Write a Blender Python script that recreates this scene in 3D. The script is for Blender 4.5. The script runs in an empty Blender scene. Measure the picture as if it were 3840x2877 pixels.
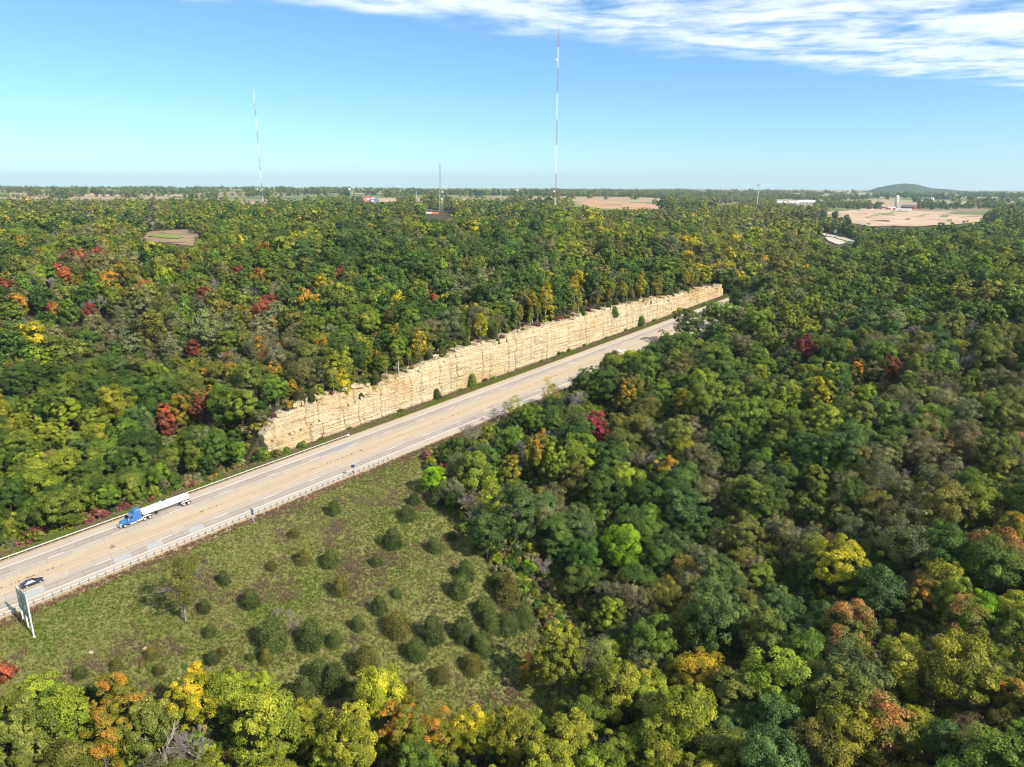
import bpy, math, random
import numpy as np
from mathutils import Matrix, Vector

# ------------------------------------------------------------------ camera, sky, sun, exposure
F_PX, PITCH, ROLL, CAM_H = 2676.18, 0.26808, 0.00364, 90.889
ROAD_AZ, RX0, RY0, GRADE, CURV = 0.735076, -106.0995, 149.2108, 0.053988, 1.3e-05
IMG_W, IMG_H, K = 3840.0, 2877.0, 3840.0 / 2212.0
SUN_AZ, SUN_EL = math.radians(127.0), math.radians(38.0)      # clockwise from +Y

sc = bpy.context.scene
col = sc.collection
cam_data = bpy.data.cameras.new("camera")
cam = bpy.data.objects.new("camera", cam_data)
col.objects.link(cam)
cam_data.sensor_width = 36.0
cam_data.lens = 36.0 * F_PX / IMG_W
cam_data.clip_start, cam_data.clip_end = 1.0, 120000.0
cam.matrix_world = Matrix.Translation((0, 0, CAM_H)) @ Matrix.Rotation(math.pi / 2 - PITCH, 4, 'X') @ Matrix.Rotation(ROLL, 4, 'Z')
sc.camera = cam

world = bpy.data.worlds.new("World")
sc.world = world
world.use_nodes = True
wn, wl = world.node_tree.nodes, world.node_tree.links
wn.clear()


def N(nodes, t, **kw):
    n = nodes.new(t)
    for k, v in kw.items():
        if k.startswith('i_'):
            key = k[2:]
            key = int(key) if key.isdigit() else key.replace('_', ' ')
            n.inputs[key].default_value = v
        else:
            setattr(n, k, v)
    return n


sky = N(wn, 'ShaderNodeTexSky', sky_type='NISHITA', sun_disc=False, sun_elevation=SUN_EL, sun_rotation=SUN_AZ,
        altitude=300.0, air_density=1.0, dust_density=0.0, ozone_density=4.0)
tc = N(wn, 'ShaderNodeTexCoord')
sep = N(wn, 'ShaderNodeSeparateXYZ')
wl.new(tc.outputs['Generated'], sep.inputs[0])


def wmath(op, a, b=None, c=None, clamp=False):
    n = N(wn, 'ShaderNodeMath', operation=op, use_clamp=clamp)
    for i, v in enumerate((a, b, c)):
        if v is None:
            continue
        if isinstance(v, (int, float)):
            n.inputs[i].default_value = v
        else:
            wl.new(v, n.inputs[i])
    return n.outputs[0]


zc = wmath('MAXIMUM', sep.outputs[2], 0.03)
px_ = wmath('DIVIDE', sep.outputs[0], zc)
py_ = wmath('DIVIDE', sep.outputs[1], zc)
comb = N(wn, 'ShaderNodeCombineXYZ')
wl.new(px_, comb.inputs[0]); wl.new(py_, comb.inputs[1])
# a deck of thin cloud whose edge crosses the upper part of the view
wob = N(wn, 'ShaderNodeTexNoise', i_Scale=0.9, i_Detail=3.0, i_Roughness=0.55)
wl.new(comb.outputs[0], wob.inputs['Vector'])
edge = wmath('SUBTRACT', wmath('MULTIPLY_ADD', px_, 0.53, 5.30), py_)
edge = wmath('ADD', edge, wmath('MULTIPLY', wmath('SUBTRACT', wob.outputs[0], 0.5), 1.5))
inside = N(wn, 'ShaderNodeMapRange', interpolation_type='SMOOTHSTEP', i_1=-0.10, i_2=0.55)
wl.new(edge, inside.inputs[0])
mp = N(wn, 'ShaderNodeMapping')
mp.inputs['Rotation'].default_value = (0, 0, math.radians(-28))
mp.inputs['Scale'].default_value = (0.7, 1.25, 1)
wl.new(comb.outputs[0], mp.inputs[0])
n1 = N(wn, 'ShaderNodeTexNoise', i_Scale=1.5, i_Detail=9.0, i_Roughness=0.60, i_Distortion=0.5)
wl.new(mp.outputs[0], n1.inputs['Vector'])
n2 = N(wn, 'ShaderNodeTexNoise', i_Scale=3.3, i_Detail=8.0, i_Roughness=0.62, i_Distortion=0.2)
wl.new(comb.outputs[0], n2.inputs['Vector'])
dens = wmath('ADD', wmath('MULTIPLY', n1.outputs[0], 0.62), wmath('MULTIPLY', n2.outputs[0], 0.38))
body = N(wn, 'ShaderNodeMapRange', interpolation_type='SMOOTHSTEP', i_1=0.36, i_2=0.62)
wl.new(dens, body.inputs[0])
cloud = wmath('MULTIPLY', wmath('MULTIPLY', inside.outputs[0], body.outputs[0]), 0.90)
mixc = N(wn, 'ShaderNodeMix', data_type='RGBA')
wl.new(cloud, mixc.inputs[0])
gain = N(wn, 'ShaderNodeMix', data_type='RGBA', blend_type='MULTIPLY')
gain.inputs[0].default_value = 1.0
wl.new(sky.outputs[0], gain.inputs[6])
gain.inputs[7].default_value = (0.72, 0.97, 1.14, 1)
wl.new(gain.outputs[2], mixc.inputs[6])
mixc.inputs[7].default_value = (7.6, 8.2, 8.6, 1)
bg = N(wn, 'ShaderNodeBackground', i_Strength=0.086)
wl.new(mixc.outputs[2], bg.inputs[0])
wo = N(wn, 'ShaderNodeOutputWorld')
wl.new(bg.outputs[0], wo.inputs[0])

sun_data = bpy.data.lights.new("sun", 'SUN')
sun_data.energy, sun_data.angle, sun_data.color = 5.0, math.radians(0.53), (1.0, 0.93, 0.80)
sun = bpy.data.objects.new("sun", sun_data)
col.objects.link(sun)
sun_dir = Vector((math.sin(SUN_AZ) * math.cos(SUN_EL), math.cos(SUN_AZ) * math.cos(SUN_EL), math.sin(SUN_EL)))
sun.rotation_euler = sun_dir.to_track_quat('Z', 'Y').to_euler()
sun.location = sun_dir * 400

vs = sc.view_settings
vs.view_transform, vs.look, vs.gamma, vs.exposure = 'Standard', 'None', 1.0, 0.80
vs.use_curve_mapping = False
sc.render.engine = 'CYCLES'
sc.cycles.max_bounces, sc.cycles.diffuse_bounces, sc.cycles.glossy_bounces = 6, 3, 2
sc.cycles.transmission_bounces, sc.cycles.volume_bounces, sc.cycles.transparent_max_bounces = 3, 0, 4
sc.cycles.use_denoising = True
sc.cycles.filter_width = 1.15
sc.cycles.sample_clamp_indirect = 4.0
sc.cycles.caustics_reflective = sc.cycles.caustics_refractive = False

# ------------------------------------------------------------------ helpers
RNG = np.random.default_rng(11)
random.seed(5)
DX, DY = math.sin(ROAD_AZ), math.cos(ROAD_AZ)
NX, NY = -DY, DX


def sd_of(x, y):
    return (x - RX0) * DX + (y - RY0) * DY, (x - RX0) * NX + (y - RY0) * NY


def xy_of(s, d):
    return RX0 + s * DX + d * NX, RY0 + s * DY + d * NY


def road_z(s):
    s = np.asarray(s, float)
    a = np.clip(s, -4000, 380)
    z = GRADE * a + CURV * a * a
    e = np.maximum(s - 380, 0)
    return np.where(s > -700, z, -33) + 26.0 * (1 - np.exp(-e * 0.064 / 26.0))


def project(x, y, z):
    c, s = math.cos(PITCH), math.sin(PITCH)
    z = z - CAM_H
    fwd = np.maximum(y * c - z * s, 1e-3)
    u, v = x / fwd, -(y * s + z * c) / fwd
    cr, sr = math.cos(ROLL), math.sin(ROLL)
    return (1920 + F_PX * (u * cr - v * sr)) / K, (1438.5 + F_PX * (u * sr + v * cr)) / K, fwd


def ray(px, py):
    px, py = px * K, py * K
    u, w = (px - 1920) / F_PX, (py - 1438.5) / F_PX
    cr, sr = math.cos(ROLL), math.sin(ROLL)
    U, V = u * cr + w * sr, -(-u * sr + w * cr)
    c, s = math.cos(PITCH), math.sin(PITCH)
    return np.array([U, c + V * s, -s + V * c])


def smooth(a, b, x):
    t = np.clip((x - a) / (b - a), 0, 1)
    return t * t * (3 - 2 * t)


def hash2(i, j, seed=0):
    n = (np.asarray(i, np.int64) * 374761393 + np.asarray(j, np.int64) * 668265263 + seed * 1442695041) & 0xFFFFFFFF
    n = ((n ^ (n >> 13)) * 1274126177) & 0xFFFFFFFF
    return ((n ^ (n >> 16)) & 0xFFFF) / 65535.0


def vnoise(x, y, seed=0):
    x, y = np.asarray(x, float), np.asarray(y, float)
    i, j = np.floor(x).astype(np.int64), np.floor(y).astype(np.int64)
    fx, fy = x - i, y - j
    fx, fy = fx * fx * (3 - 2 * fx), fy * fy * (3 - 2 * fy)
    a, b = hash2(i, j, seed), hash2(i + 1, j, seed)
    c, d = hash2(i, j + 1, seed), hash2(i + 1, j + 1, seed)
    return (a * (1 - fx) + b * fx) * (1 - fy) + (c * (1 - fx) + d * fx) * fy


def inpoly(px, py, poly):
    px, py = np.asarray(px, float), np.asarray(py, float)
    r = np.zeros(px.shape, bool)
    n = len(poly)
    for i in range(n):
        x1, y1 = poly[i]; x2, y2 = poly[(i + 1) % n]
        if y1 == y2:
            continue
        c = ((y1 > py) != (y2 > py)) & (px < (x2 - x1) * (py - y1) / (y2 - y1) + x1)
        r ^= c
    return r


def np_mesh(name, V, Fc, mats=(), attrs=None, mat_idx=None, smooth_shade=False):
    me = bpy.data.meshes.new(name)
    V = np.asarray(V, np.float32); Fc = np.asarray(Fc, np.int32)
    m, k = Fc.shape
    me.vertices.add(len(V)); me.vertices.foreach_set('co', V.ravel())
    me.loops.add(m * k); me.loops.foreach_set('vertex_index', Fc.ravel())
    me.polygons.add(m); me.polygons.foreach_set('loop_start', np.arange(0, m * k, k, dtype=np.int32))
    if mat_idx is not None:
        me.polygons.foreach_set('material_index', np.asarray(mat_idx, np.int32))
    me.polygons.foreach_set('use_smooth', np.full(m, smooth_shade))
    for a, (dom, typ, val) in (attrs or {}).items():
        at = me.attributes.new(a, typ, dom)
        at.data.foreach_set('vector' if typ == 'FLOAT_VECTOR' else ('color' if 'COLOR' in typ else 'value'), np.asarray(val, np.float32).ravel())
    me.update(calc_edges=True)
    for mt in mats:
        me.materials.append(mt)
    return me


def link(name, data, parent=None, loc=None, label=None, cat=None, group=None, kind=None):
    o = bpy.data.objects.new(name, data)
    col.objects.link(o)
    if parent is not None:
        o.parent = parent
    if loc is not None:
        o.location = loc
    if label: o['label'] = label
    if cat: o['category'] = cat
    if group: o['group'] = group
    if kind: o['kind'] = kind
    return o


class MB:
    """collects boxes, tubes and polygons; build() links them as one mesh object"""
    def __init__(s):
        s.v, s.f = [], []

    def add(s, vs_, fs):
        o = len(s.v)
        s.v += [tuple(map(float, p)) for p in vs_]
        s.f += [tuple(i + o for i in f) for f in fs]
        return s

    def box(s, x0, x1, y0, y1, z0, z1):
        return s.add([(x0, y0, z0), (x1, y0, z0), (x1, y1, z0), (x0, y1, z0), (x0, y0, z1), (x1, y0, z1), (x1, y1, z1), (x0, y1, z1)],
                     [(3, 2, 1, 0), (4, 5, 6, 7), (0, 1, 5, 4), (1, 2, 6, 5), (2, 3, 7, 6), (3, 0, 4, 7)])

    def hexa(s, pts):   # 8 points, bottom ring then top ring
        return s.add(pts, [(3, 2, 1, 0), (4, 5, 6, 7), (0, 1, 5, 4), (1, 2, 6, 5), (2, 3, 7, 6), (3, 0, 4, 7)])

    def tube(s, p0, p1, r0, r1=None, n=6, caps=True):
        r1 = r0 if r1 is None else r1
        p0, p1 = Vector(p0), Vector(p1)
        d = (p1 - p0).normalized()
        a = d.cross(Vector((0, 0, 1)) if abs(d.z) < 0.9 else Vector((1, 0, 0))).normalized()
        b = d.cross(a)
        vs_ = []
        for p, r in ((p0, r0), (p1, r1)):
            for i in range(n):
                t = 2 * math.pi * i / n
                vs_.append(p + (a * math.cos(t) + b * math.sin(t)) * r)
        fs = [(i, (i + 1) % n, n + (i + 1) % n, n + i) for i in range(n)]
        if caps:
            fs += [tuple(range(n))[::-1], tuple(range(n, 2 * n))]
        return s.add(vs_, fs)

    def lathe(s, prof, axis='X', n=20, centre=(0, 0)):
        # prof: list of (t along axis, radius, offset of centre in z)
        vs_, fs = [], []
        for (t, r, dz) in prof:
            for i in range(n):
                a = 2 * math.pi * i / n
                if axis == 'X': vs_.append((t, centre[0] + r * math.cos(a), centre[1] + dz + r * math.sin(a)))
                elif axis == 'Y': vs_.append((centre[0] + r * math.cos(a), t, centre[1] + dz + r * math.sin(a)))
                else: vs_.append((centre[0] + r * math.cos(a), centre[1] + r * math.sin(a), t))
        for j in range(len(prof) - 1):
            for i in range(n):
                fs.append((j * n + i, j * n + (i + 1) % n, (j + 1) * n + (i + 1) % n, (j + 1) * n + i))
        fs += [tuple(range(n))[::-1], tuple(range((len(prof) - 1) * n, len(prof) * n))]
        return s.add(vs_, fs)

    def prism(s, poly, y0, y1):      # polygon in (x,z) extruded along y
        n = len(poly)
        vs_ = [(p[0], y0, p[1]) for p in poly] + [(p[0], y1, p[1]) for p in poly]
        return s.add(vs_, [tuple(range(n)), tuple(range(2 * n - 1, n - 1, -1))] + [(i, n + i, n + (i + 1) % n, (i + 1) % n) for i in range(n)])

    def mesh(s, name, mat, smooth_shade=False):
        me = bpy.data.meshes.new(name)
        me.from_pydata(s.v, [], s.f)
        import bmesh
        bm = bmesh.new(); bm.from_mesh(me)
        bmesh.ops.recalc_face_normals(bm, faces=bm.faces)
        bm.to_mesh(me); bm.free()
        if mat: me.materials.append(mat)
        if smooth_shade:
            me.polygons.foreach_set('use_smooth', np.ones(len(me.polygons), bool))
        return me

    def build(s, name, mat, parent=None, smooth_shade=False, **kw):
        return link(name, s.mesh(name, mat, smooth_shade), parent, **kw)


def material(name):
    m = bpy.data.materials.new(name)
    m.use_nodes = True
    m.node_tree.nodes.clear()
    return m, m.node_tree.nodes, m.node_tree.links


def simple(name, rgb, rough=0.6, metal=0.0, spec=0.5, var=0.0, vscale=3.0, bump=0.0, coat=0.0):
    m, n, l = material(name)
    p = N(n, 'ShaderNodeBsdfPrincipled')
    p.inputs['Base Color'].default_value = (*rgb, 1)
    p.inputs['Roughness'].default_value, p.inputs['Metallic'].default_value = rough, metal
    p.inputs['Specular IOR Level'].default_value = spec
    p.inputs['Coat Weight'].default_value = coat
    o = N(n, 'ShaderNodeOutputMaterial')
    l.new(p.outputs[0], o.inputs[0])
    if var > 0:
        t = N(n, 'ShaderNodeTexCoord')
        nz = N(n, 'ShaderNodeTexNoise', i_Scale=vscale, i_Detail=5.0, i_Roughness=0.6)
        l.new(t.outputs['Object'], nz.inputs['Vector'])
        mr = N(n, 'ShaderNodeMapRange', i_3=1 - var, i_4=1 + var)
        l.new(nz.outputs[0], mr.inputs[0])
        mx = N(n, 'ShaderNodeMix', data_type='RGBA', blend_type='MULTIPLY')
        mx.inputs[0].default_value = 1
        mx.inputs[6].default_value = (*rgb, 1)
        l.new(mr.outputs[0], mx.inputs[7])
        l.new(mx.outputs[2], p.inputs['Base Color'])
        if bump > 0:
            b = N(n, 'ShaderNodeBump', i_Strength=0.6, i_Distance=bump)
            l.new(nz.outputs[0], b.inputs['Height'])
            l.new(b.outputs[0], p.inputs['Normal'])
    return m

# ------------------------------------------------------------------ the lie of the land
CT_S = [66, 71, 75, 80, 90, 108, 119, 133, 140, 147, 165, 190, 222, 268, 293, 333, 378, 395, 410]
CT_H = [0, 4, 9.5, 13.2, 13.8, 14.0, 12.4, 13.2, 15.0, 16.2, 15.5, 15.9, 15.6, 14.4, 13.8, 10.0, 8.0, 6.0, 4]


def cliff_h(s):
    return np.interp(s, CT_S, CT_H)


GP = []      # ground control points: azimuth (deg), distance, height


def cp(az, r, z):
    GP.append((az, r, z))


for a in ((-60, 100, -18), (-35, 95, -15), (-20, 92, -17), (0, 92, -21), (20, 95, -12), (38, 100, -3), (60, 100, 2),
          (38, 130, -2), (25, 132, -7), (10, 135, -16), (38, 168, -5), (26, 170, -9), (13, 172, -14), (4, 165, -16),
          (38, 200, 7), (26, 205, 3), (15, 208, -5), (7, 205, -10), (38, 260, 22), (28, 265, 17), (18, 262, 9), (11, 250, 2),
          (38, 330, 32), (28, 340, 29), (21, 345, 24), (40, 450, 42), (30, 455, 41), (24, 470, 37),
          (60, 300, 20), (60, 600, 40), (40, 700, 42), (30, 700, 36), (24, 760, 30), (18, 620, 40), (30, 950, 26), (22, 1000, 26), (36, 1000, 30),
          (26, 1250, 37), (32, 1250, 36), (20, 1300, 40), (28, 1600, 42), (34, 1600, 42), (22, 1800, 40), (28, 2100, 30), (34, 2200, 32), (20, 2300, 34),
          (-36, 235, -5), (-26, 250, -4), (-20, 262, 0), (-36, 270, -3), (-26, 285, 0), (-36, 330, 14), (-26, 340, 16), (-16, 330, 20),
          (-36, 400, 28), (-26, 410, 30), (-16, 420, 30), (-36, 520, 36), (-26, 520, 38), (-16, 540, 40), (-60, 300, 5), (-60, 600, 34),
          (-8, 330, 27), (0, 370, 33), (8, 420, 37), (-8, 480, 40), (2, 560, 43), (10, 620, 43), (-30, 700, 38), (-20, 700, 38), (-25, 820, 41), (-25, 950, 41),
          (-10, 800, 43), (2, 850, 44), (12, 900, 42), (-35, 1100, 42), (-20, 1200, 44), (-6, 1100, 47), (-6, 1300, 44), (6, 1300, 42), (9, 1600, 50), (9, 2000, 52), (14, 1500, 44),
          (-30, 1800, 48), (-15, 1800, 46), (0, 1900, 46), (12, 2500, 46), (-25, 3000, 56), (-8, 3000, 56), (8, 3200, 54), (26, 3200, 40), (38, 3000, 44),
          (-30, 6000, 66), (-10, 6000, 64), (10, 6000, 60), (30, 6000, 60), (-30, 14000, 72), (0, 14000, 70), (30, 14000, 68), (-40, 40000, 60), (0, 40000, 60), (40, 40000, 60),
          (-60, 3000, 56), (60, 3000, 44), (-60, 14000, 70), (60, 14000, 68)):
    cp(*a)


def cps(s, d, rel):
    x, y = xy_of(s, d)
    cp(math.degrees(math.atan2(x, y)), math.hypot(x, y), float(road_z(s)) + rel)


for s_ in (-60, -25, 10, 45, 80):
    cps(s_, -35, -4.6); cps(s_, -65, -9.5)
cps(30, -90, -14); cps(70, -95, -18); cps(105, -75, -14); cps(105, -35, -6)
for s_, r1, r2 in ((140, -5, -10), (180, -4, -8), (220, -1.5, -3), (255, 1, 0), (290, 3, 3), (330, 5, 7), (370, 6, 8), (420, 5, 8)):
    cps(s_, -18, r1); cps(s_, -42, r2)
for s_ in (85, 110, 140, 165, 200, 240, 280, 330, 380):
    cps(s_, 45, float(cliff_h(s_)) + 1.0)
    cps(s_, 75, float(cliff_h(s_)) + 3.0)

GA = np.array([[g[0] / 12.0, math.log(g[1]) * 4.0] for g in GP])
GZ = np.array([g[2] for g in GP])
_D = np.sqrt(((GA[:, None] - GA[None]) ** 2).sum(-1) + 0.05)
_A = np.zeros((len(GZ) + 1, len(GZ) + 1))
_A[:-1, :-1] = -_D + 0.25 * np.eye(len(GZ))
_A[-1, :-1] = _A[:-1, -1] = 1.0
_w = np.linalg.solve(_A, np.append(GZ, 0.0))
GW, G0 = _w[:-1], _w[-1]


def natural_z(x, y):
    sh = x.shape
    x, y = x.ravel(), y.ravel()
    az = np.degrees(np.arctan2(x, y))
    r = np.maximum(np.hypot(x, y), 60)
    a = np.clip(az, -66, 66) / 12.0
    b = np.log(r) * 4.0
    z = np.full(x.shape, G0)
    if len(x) < 2000:
        z = z - np.sqrt((a[:, None] - GA[None, :, 0]) ** 2 + (b[:, None] - GA[None, :, 1]) ** 2 + 0.05) @ GW
    else:
        for (ga, gb), w in zip(GA, GW):
            z -= w * np.sqrt((a - ga) ** 2 + (b - gb) ** 2 + 0.05)
    z = z + (vnoise(x / 23, y / 23, 3) - 0.5) * 2.2 * smooth(60, 250, r) + (vnoise(x / 70, y / 70, 4) - 0.5) * 4 * smooth(250, 500, r) * (1 - smooth(520, 800, r))
    z += (vnoise(x / 420, y / 420, 5) - 0.5) * 10 * smooth(1200, 2500, r) + (vnoise(x / 1500, y / 1500, 8) - 0.5) * 16 * smooth(2500, 6000, r)
    return z.reshape(sh)


def ground_z(x, y):
    x, y = np.asarray(x, float), np.asarray(y, float)
    s, d = sd_of(x, y)
    nz = natural_z(x, y)
    rzv = road_z(s)
    base = rzv - 0.16
    # the corridor of the highway
    near = np.maximum(-d - 4.2, 0)
    far = np.maximum(d - 26.0, 0)
    gsl = np.where(s > 130, np.interp(s, [130, 200, 240, 300, 420], [-0.15, -0.15, 0.0, 0.12, 0.12]), -0.14)
    prof_n = base + gsl * near + (vnoise(x / 3.1, y / 3.1, 9) - .5) * 0.25 * smooth(1, 6, near)
    w_n = 1 - smooth(6, 34, near)
    ch = cliff_h(s)
    ditch = -0.35 * smooth(0, 2.5, far) * smooth(66, 76, s)
    left = -0.33 * np.minimum(np.maximum(far - 3.0, 0), 12) * (1 - smooth(62, 74, s))
    top = ch * smooth(10.2, 11.2, far)
    prof_f = base + ditch * (1 - smooth(9, 10, far)) + left + top + (vnoise(x / 4, y / 4, 10) - .5) * 0.5 * smooth(11, 13, far)
    w_f = 1 - smooth(12, 42, far)
    z = np.where(d < 11, prof_n * w_n + nz * (1 - w_n), prof_f * w_f + nz * (1 - w_f))
    fade = smooth(-900, -500, s) * (1 - smooth(520, 760, s))
    return z * fade + nz * (1 - fade)


def at(px, py, h=0.0):
    """ground point (plus h) seen at a place of the 2212-wide photograph"""
    r = ray(px, py)
    lo, hi = 60.0, 30000.0
    for n_ in (220, 24, 24):
        t = np.exp(np.linspace(math.log(lo), math.log(hi), n_))
        below = np.nonzero(CAM_H + r[2] * t < ground_z(r[0] * t, r[1] * t) + h)[0]
        if len(below) == 0:
            hi = 9000.0
            break
        i = below[0]
        lo, hi = t[max(i - 1, 0)], t[i]
    return np.array([r[0] * hi, r[1] * hi, float(ground_z(np.array([r[0] * hi]), np.array([r[1] * hi]))[0])]), hi


def graded(a, b, step, far_lim, grow):
    mid = list(np.arange(a, b + 1e-6, step))
    out, h = [], step
    p = mid[-1]
    while p < far_lim:
        h *= grow; p += h; out.append(p)
    pre, h, p = [], step, mid[0]
    while p > -far_lim:
        h *= grow; p -= h; pre.append(p)
    return np.array(pre[::-1] + mid + out)


GRASS_POLY = [(0, 1330), (300, 1235), (905, 985), (925, 1000), (930, 1060), (985, 1105), (1035, 1165), (1085, 1225), (1150, 1290), (1200, 1370),
              (1185, 1420), (1120, 1445), (1050, 1480), (960, 1500), (860, 1510), (770, 1480), (640, 1500), (560, 1480), (430, 1490), (300, 1495), (150, 1500), (0, 1475)]
ROAD_POLY = [(-40, 1350), (905, 985), (1110, 890), (1212, 852), (1250, 812), (1318, 795), (1325, 762), (1395, 735), (1452, 690), (1480, 665), (1545, 632), (1545, 560), (580, 880), (-40, 1190)]


def terrain_material():
    m, n, l = material("ground")
    geo = N(n, 'ShaderNodeNewGeometry')
    def attr(a):
        return N(n, 'ShaderNodeAttribute', attribute_name=a).outputs['Fac']
    def noise(scale, detail=6.0, rough=0.6, vec=None, dist=0.0):
        z = N(n, 'ShaderNodeTexNoise', i_Scale=scale, i_Detail=detail, i_Roughness=rough, i_Distortion=dist)
        l.new(vec if vec is not None else geo.outputs['Position'], z.inputs['Vector'])
        return z.outputs[0]
    def ramp(fac, stops):
        r = N(n, 'ShaderNodeValToRGB')
        e = r.color_ramp.elements
        e[0].position, e[0].color = stops[0][0], (*stops[0][1], 1)
        e[1].position, e[1].color = stops[-1][0], (*stops[-1][1], 1)
        for p, c in stops[1:-1]:
            x = e.new(p); x.color = (*c, 1)
        l.new(fac, r.inputs[0])
        return r.outputs[0]
    def mix(fac, a, b):
        x = N(n, 'ShaderNodeMix', data_type='RGBA')
        l.new(fac, x.inputs[0]); l.new(a, x.inputs[6]); l.new(b, x.inputs[7])
        return x.outputs[2]
    def math_(op, a, b, clamp=False):
        x = N(n, 'ShaderNodeMath', operation=op, use_clamp=clamp)
        for i, v in enumerate((a, b)):
            if isinstance(v, (int, float)): x.inputs[i].default_value = v
            else: l.new(v, x.inputs[i])
        return x.outputs[0]
    floor_c = ramp(noise(0.35, 8), [(0.3, (0.035, 0.028, 0.018)), (0.5, (0.075, 0.058, 0.034)), (0.62, (0.05, 0.058, 0.022)), (0.75, (0.11, 0.085, 0.05))])
    g1 = ramp(noise(0.085, 5), [(0.32, (0.105, 0.135, 0.027)), (0.48, (0.150, 0.165, 0.044)), (0.60, (0.195, 0.18, 0.068)), (0.74, (0.175, 0.145, 0.075))])
    g2 = ramp(noise(2.6, 8, 0.75), [(0.3, (0.08, 0.085, 0.022)), (0.5, (0.155, 0.165, 0.048)), (0.72, (0.27, 0.25, 0.11))])
    grass_c = N(n, 'ShaderNodeMix', data_type='RGBA'); grass_c.inputs[0].default_value = 0.5
    l.new(g1, grass_c.inputs[6]); l.new(g2, grass_c.inputs[7])
    purple = ramp(noise(0.19, 6, 0.7), [(0.60, (0, 0, 0)), (0.74, (1, 1, 1))])
    pc = N(n, 'ShaderNodeRGB'); pc.outputs[0].default_value = (0.19, 0.115, 0.085, 1)
    gr = mix(math_('MULTIPLY', purple, 0.2), grass_c.outputs[2], pc.outputs[0])
    verge = ramp(noise(0.6, 7, 0.7), [(0.3, (0.075, 0.135, 0.016)), (0.52, (0.125, 0.185, 0.024)), (0.66, (0.19, 0.155, 0.06)), (0.78, (0.24, 0.16, 0.08))])
    dirt = ramp(noise(1.2, 7, 0.7), [(0.3, (0.30, 0.21, 0.12)), (0.7, (0.44, 0.33, 0.195))])
    weed = ramp(noise(0.9, 8, 0.75), [(0.35, (0.20, 0.12, 0.075)), (0.55, (0.34, 0.24, 0.16)), (0.7, (0.22, 0.19, 0.08))])
    # far country: patchwork of harvested and green fields
    mp2 = N(n, 'ShaderNodeMapping'); mp2.inputs['Scale'].default_value = (0.0016, 0.0026, 0.0)
    mp2.inputs['Rotation'].default_value = (0, 0, 0.5)
    l.new(geo.outputs['Position'], mp2.inputs[0])
    vo = N(n, 'ShaderNodeTexVoronoi', feature='F1', distance='CHEBYCHEV', i_Scale=1.0)
    l.new(mp2.outputs[0], vo.inputs['Vector'])
    sp = N(n, 'ShaderNodeSeparateColor'); l.new(vo.outputs['Color'], sp.inputs[0])
    far_c = ramp(sp.outputs[0], [(0.0, (0.30, 0.22, 0.13)), (0.3, (0.36, 0.27, 0.17)), (0.45, (0.10, 0.13, 0.04)), (0.6, (0.24, 0.18, 0.11)), (0.78, (0.08, 0.13, 0.03)), (1.0, (0.33, 0.25, 0.15))])
    c = mix(attr('m_far'), floor_c, far_c)
    c = mix(attr('m_grass'), c, gr)
    c = mix(attr('m_verge'), c, verge)
    c = mix(attr('m_weed'), c, weed)
    wob2 = math_('MULTIPLY', math_('SUBTRACT', noise(0.8, 4), 0.5), 0.9)
    c = mix(math_('ADD', attr('m_dirt'), math_('MULTIPLY', wob2, attr('m_dirt')), True), c, dirt)
    p = N(n, 'ShaderNodeBsdfPrincipled', i_Roughness=0.95)
    p.inputs['Specular IOR Level'].default_value = 0.1
    l.new(c, p.inputs['Base Color'])
    b = N(n, 'ShaderNodeBump', i_Strength=0.9, i_Distance=0.35)
    l.new(noise(1.7, 9, 0.75), b.inputs['Height'])
    l.new(b.outputs[0], p.inputs['Normal'])
    o = N(n, 'ShaderNodeOutputMaterial'); l.new(p.outputs[0], o.inputs[0])
    return m


SS = graded(-70, 420, 1.6, 15000, 1.055)
DD = graded(-110, 62, 0.9, 15000, 1.05)
gs, gd = np.meshgrid(SS, DD, indexing='ij')
gx, gy = xy_of(gs, gd)
gz = ground_z(gx, gy)
V = np.stack([gx, gy, gz], -1).reshape(-1, 3)
ni, nj = gs.shape
idx = np.arange(ni * nj).reshape(ni, nj)
Q = np.stack([idx[:-1, :-1], idx[1:, :-1], idx[1:, 1:], idx[:-1, 1:]], -1).reshape(-1, 4)
fs_, fd_ = gs.ravel(), gd.ravel()
upx, upy, ufw = project(V[:, 0], V[:, 1], V[:, 2])
jit = (vnoise(V[:, 0] / 5, V[:, 1] / 5, 21) - 0.5)
GX0, GS1 = -60, 112


def grass_mask(s, d, j=0.0):
    lo = np.interp(s, [-70, -18, -10, 0, 17, 20, 33, 43, 51, 62, 80], [-26, -31, -43, -52, -66, -75, -91, -96, -99, -101, -101])
    hi = np.interp(d, [-101, -80, -55, -26, -8, -5], [71, 77.5, 84.5, 93, 104.5, 107])
    m = smooth(-2.0, 1.5, d - lo - 5 * j) * smooth(-4.0, -4.8, d) * (1 - smooth(-1.0, 1.5, s - hi - 5 * j)) * smooth(-300, -250, s)
    strip = smooth(-11.5, -9.0, d - 4 * j) * smooth(-4.0, -4.8, d) * (1 - smooth(240, 262, s)) * smooth(95, 110, s)
    return np.maximum(m, strip)


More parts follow.
